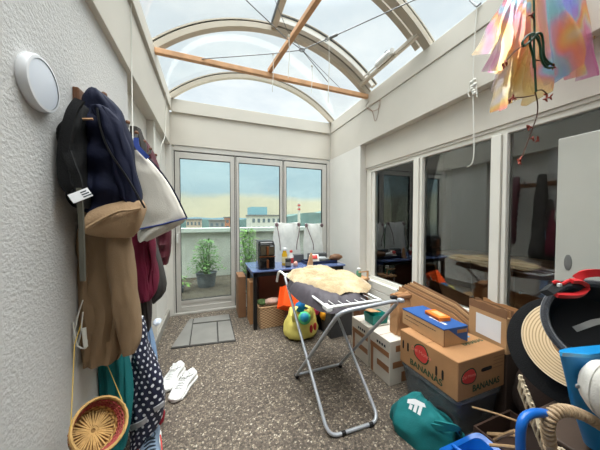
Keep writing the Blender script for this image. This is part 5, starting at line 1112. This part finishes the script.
# ------------------------------------------------------------------ IRIDESCENT HANGING ON THE RIGHT
def iri():
    g = NT('iridescent_film'); tc = g.n('ShaderNodeTexCoord'); n = g.n('ShaderNodeTexNoise', Scale=3.0, Detail=2, Distortion=.8); g.l(tc.outputs['Object'], n.inputs['Vector']); nn_ = g.math('ADD', g.math('MULTIPLY', g.math('SUBTRACT', n.outputs[0], .5), 1.7), .52)
    c = g.ramp(nn_, [(.20, lin((176, 172, 244))), (.34, lin((176, 220, 224))), (.40, lin((226, 190, 214))), (.47, lin((246, 176, 168))), (.54, lin((248, 190, 140))), (.62, lin((240, 216, 150))), (.70, lin((228, 222, 226))), (.8, lin((236, 160, 206)))])
    tr = g.n('ShaderNodeBsdfTransparent'); pw_ = g.n('ShaderNodeMix', data_type='RGBA'); pw_.inputs[0].default_value = .72; g.l(c, pw_.inputs[6]); pw_.inputs[7].default_value = (1, 1, 1, 1); g.l(pw_.outputs[2], tr.inputs[0]); gl2 = g.n('ShaderNodeBsdfGlossy', Roughness=.15); g.l(c, gl2.inputs[0]); df = g.n('ShaderNodeBsdfTranslucent'); g.l(c, df.inputs[0]); d2 = g.n('ShaderNodeBsdfDiffuse'); g.l(c, d2.inputs[0])
    m0 = g.n('ShaderNodeMixShader'); m0.inputs[0].default_value = .5; g.l(df.outputs[0], m0.inputs[1]); g.l(d2.outputs[0], m0.inputs[2])
    m1 = g.n('ShaderNodeMixShader'); m1.inputs[0].default_value = .35; g.l(m0.outputs[0], m1.inputs[1]); g.l(gl2.outputs[0], m1.inputs[2])
    m2 = g.n('ShaderNodeMixShader'); m2.inputs[0].default_value = .42; g.l(tr.outputs[0], m2.inputs[1]); g.l(m1.outputs[0], m2.inputs[2]); g.l(m2.outputs[0], g.out.inputs[0]); return g.m
film = iri(); YI = .62
gw = mat('dark_green_wire', (30, 74, 54), .5, .1); rb = mat('red_brown_bud', (150, 66, 52), .7, .2)
dv = thing('hanging_decoration', 'shimmering iridescent film bunch with green wire hanging at the right', 'decoration', at(533, 60, Y=YI))
anchor = at(533, -6, Y=YI)
def sheetpoly(pts, seed, dy):
    """creased pendant film: fan between a top edge and a bottom edge given by measured outlines"""
    top, bot = pts; n = len(top)
    T_ = [at(x, y, Y=YI+dy) for x, y in top]; B_ = [at(x, y, Y=YI+dy) for x, y in bot]
    def fn(u, v):
        a = u*(n-1); i = min(int(a), n-2); f = a-i; p = T_[i].lerp(T_[i+1], f); q = B_[i].lerp(B_[i+1], f); r = p.lerp(q, v)
        cr_ = abs((u*3.3+seed*.37+.25*noise.noise(Vector((u*2, v*1.2, seed)))) % 1-.5); r.y += (.10*(cr_-.25)+.03*noise.noise(Vector((u*2.5+seed, v*2, 2))))*(.25+v); return r
    return MB().sheet(fn, 56, 24, .0006)
sheetpoly(([(505, -8), (518, -8), (533, -8), (546, -8), (560, -8)], [(486, 70), (505, 92), (532, 104), (558, 84), (580, 62)]), 1, .02).build('film_sheet', film, dv)
sheetpoly(([(508, -8), (512, -6), (518, -6), (522, -4)], [(478, 41), (487, 62), (492, 78), (503, 50)]), 4, -.01).build('film_sheet', film, dv)
sheetpoly(([(520, 0), (526, 2), (531, 4)], [(498, 112), (506, 104), (526, 97)]), 6, -.03).build('film_sheet', film, dv)
sheetpoly(([(536, -8), (550, -10), (568, -8), (586, -6)], [(540, 88), (560, 78), (577, 79), (592, 78)]), 9, .05).build('film_sheet', film, dv)
sheetpoly(([(560, -10), (575, -8), (583, -6), (590, -4)], [(555, 60), (570, 66), (582, 50), (588, 40)]), 12, .09).build('film_sheet', film, dv)
b = MB(); yw = YI-.08
def W(*p): return smoothpath([at(x, y, Y=yw) for x, y in p])
b.tube(W((533.5, -10), (534, 10), (534.5, 30), (534, 48), (535, 70), (536, 92)), .0035, 7)
b.tube(W((534, 33), (527, 36), (522.5, 42), (524, 46), (531, 40), (536, 34), (541, 34), (543, 42), (544, 56), (549, 63), (553.5, 65), (551, 68), (545, 66), (541, 58), (540, 46), (537, 38), (531, 35), (530, 44), (533, 56), (534, 68)), .0042, 7)
b.tube(W((535, 34), (539, 38), (541, 50), (543, 60), (548, 65.5)), .0035, 7)
b.build('green_wire', gw, dv)
tw = MB(); bd = MB()
for path in (((533, 40), (522, 46), (513, 53), (507, 60)), ((535, 95), (525, 97), (515, 97.5)), ((536, 91), (542, 90), (547, 94)), ((535, 92), (537.5, 103), (537, 115), (532, 130), (528, 141), (522, 157)), ((534, 58), (536, 60), (540, 60.5)), ((532, 15), (534, 20), (534, 26))): tw.tube(W(*path), .0022, 6)
tw.build('twig', mat('dark_twig', (84, 58, 46), .8), dv)
for (x, y) in ((506, 62), (503, 66), (513, 98), (510, 99.5), (547, 95), (550, 97), (545.5, 99), (530, 127), (528, 128), (533, 138), (538, 139.5), (520.5, 159), (519, 162), (531, 15), (553, 67)):
    c = at(x, y, Y=yw); bd = MB()
    for k in range(3):
        d = Vector((math.cos(k*2.1+x), .4*math.sin(k+y), math.sin(k*2.1+x)-.3)).normalized(); bd.tube([c-d*.002, c+d*.006, c+d*.014], [.0022, .0035, .001], 6)
    bd.build('red_bud', rb, dv)
#@@P2E
# ------------------------------------------------------------------ SKY, CAMERA, RENDER SETTINGS
w = bpy.data.worlds.new('overcast'); bpy.context.scene.world = w; w.use_nodes = True; t = w.node_tree; t.nodes.clear()
def wn(typ, **kw):
    n = t.nodes.new(typ)
    for k, v in kw.items():
        if k in n.inputs: n.inputs[k].default_value = v
        else: setattr(n, k, v)
    return n
tc = wn('ShaderNodeTexCoord'); sp_ = wn('ShaderNodeSeparateXYZ'); t.links.new(tc.outputs['Generated'], sp_.inputs[0])
mp = wn('ShaderNodeMapping'); mp.inputs['Scale'].default_value = (1, 1, 2.6); t.links.new(tc.outputs['Generated'], mp.inputs[0])
nz = wn('ShaderNodeTexNoise', Scale=4.0, Detail=7, Roughness=.55); t.links.new(mp.outputs[0], nz.inputs['Vector'])
ad = wn('ShaderNodeMath', operation='MULTIPLY_ADD'); t.links.new(nz.outputs[0], ad.inputs[0]); ad.inputs[1].default_value = .10; ad.inputs[2].default_value = -.05
sm = wn('ShaderNodeMath', operation='ADD'); t.links.new(sp_.outputs['Z'], sm.inputs[0]); t.links.new(ad.outputs[0], sm.inputs[1])
cr = wn('ShaderNodeValToRGB'); e = cr.color_ramp.elements
SKY = [(0, (1.0, .93, .66)), (.075, (1.0, .95, .70)), (.105, (.64, .84, .90)), (.2, (.66, .88, .96)), (.30, (.76, .86, .90)), (.42, (.78, .84, .865)), (.70, (.81, .865, .88)), (1, (.94, .93, .90))]
while len(e) < len(SKY): e.new(.5)
for k, (p, c) in enumerate(SKY): e[k].position = p; e[k].color = (*c, 1)
t.links.new(sm.outputs[0], cr.inputs[0])
cl = wn('ShaderNodeTexNoise', Scale=3.2, Detail=8, Roughness=.6); t.links.new(mp.outputs[0], cl.inputs['Vector'])
c2 = wn('ShaderNodeValToRGB'); c2.color_ramp.elements[0].position = .38; c2.color_ramp.elements[0].color = (.86, .90, .93, 1); c2.color_ramp.elements[1].position = .66; c2.color_ramp.elements[1].color = (1.08, 1.07, 1.05, 1)
t.links.new(cl.outputs[0], c2.inputs[0])
mx = wn('ShaderNodeMix', data_type='RGBA', blend_type='MULTIPLY'); mx.inputs[0].default_value = 1; t.links.new(cr.outputs[0], mx.inputs[6]); t.links.new(c2.outputs[0], mx.inputs[7])
zr = wn('ShaderNodeMapRange', interpolation_type='SMOOTHSTEP'); t.links.new(sp_.outputs['Z'], zr.inputs[0])
zr.inputs['From Min'].default_value = .64; zr.inputs['From Max'].default_value = .96; zr.inputs['To Min'].default_value = 1.0; zr.inputs['To Max'].default_value = 13.0
bg = wn('ShaderNodeBackground'); t.links.new(mx.outputs[2], bg.inputs[0]); t.links.new(zr.outputs[0], bg.inputs[1])
wo = wn('ShaderNodeOutputWorld'); t.links.new(bg.outputs[0], wo.inputs[0])
cam = bpy.data.cameras.new('camera'); co = bpy.data.objects.new('camera', cam); COL.objects.link(co)
cam.sensor_fit = 'HORIZONTAL'; cam.sensor_width = 36; cam.lens = F/600*36; cam.clip_start = .02; cam.clip_end = 3000
co.location = CP; co.rotation_euler = (math.pi/2+TH, 0, -PSI)
sc = bpy.context.scene; sc.camera = co
sc.view_settings.view_transform = 'Standard'; sc.view_settings.look = 'None'; sc.view_settings.gamma = 1; sc.view_settings.use_curve_mapping = False
sc.view_settings.exposure = .22
sc.cycles.max_bounces = 10; sc.cycles.diffuse_bounces = 5; sc.cycles.transparent_max_bounces = 24
sc.cycles.use_denoising = True
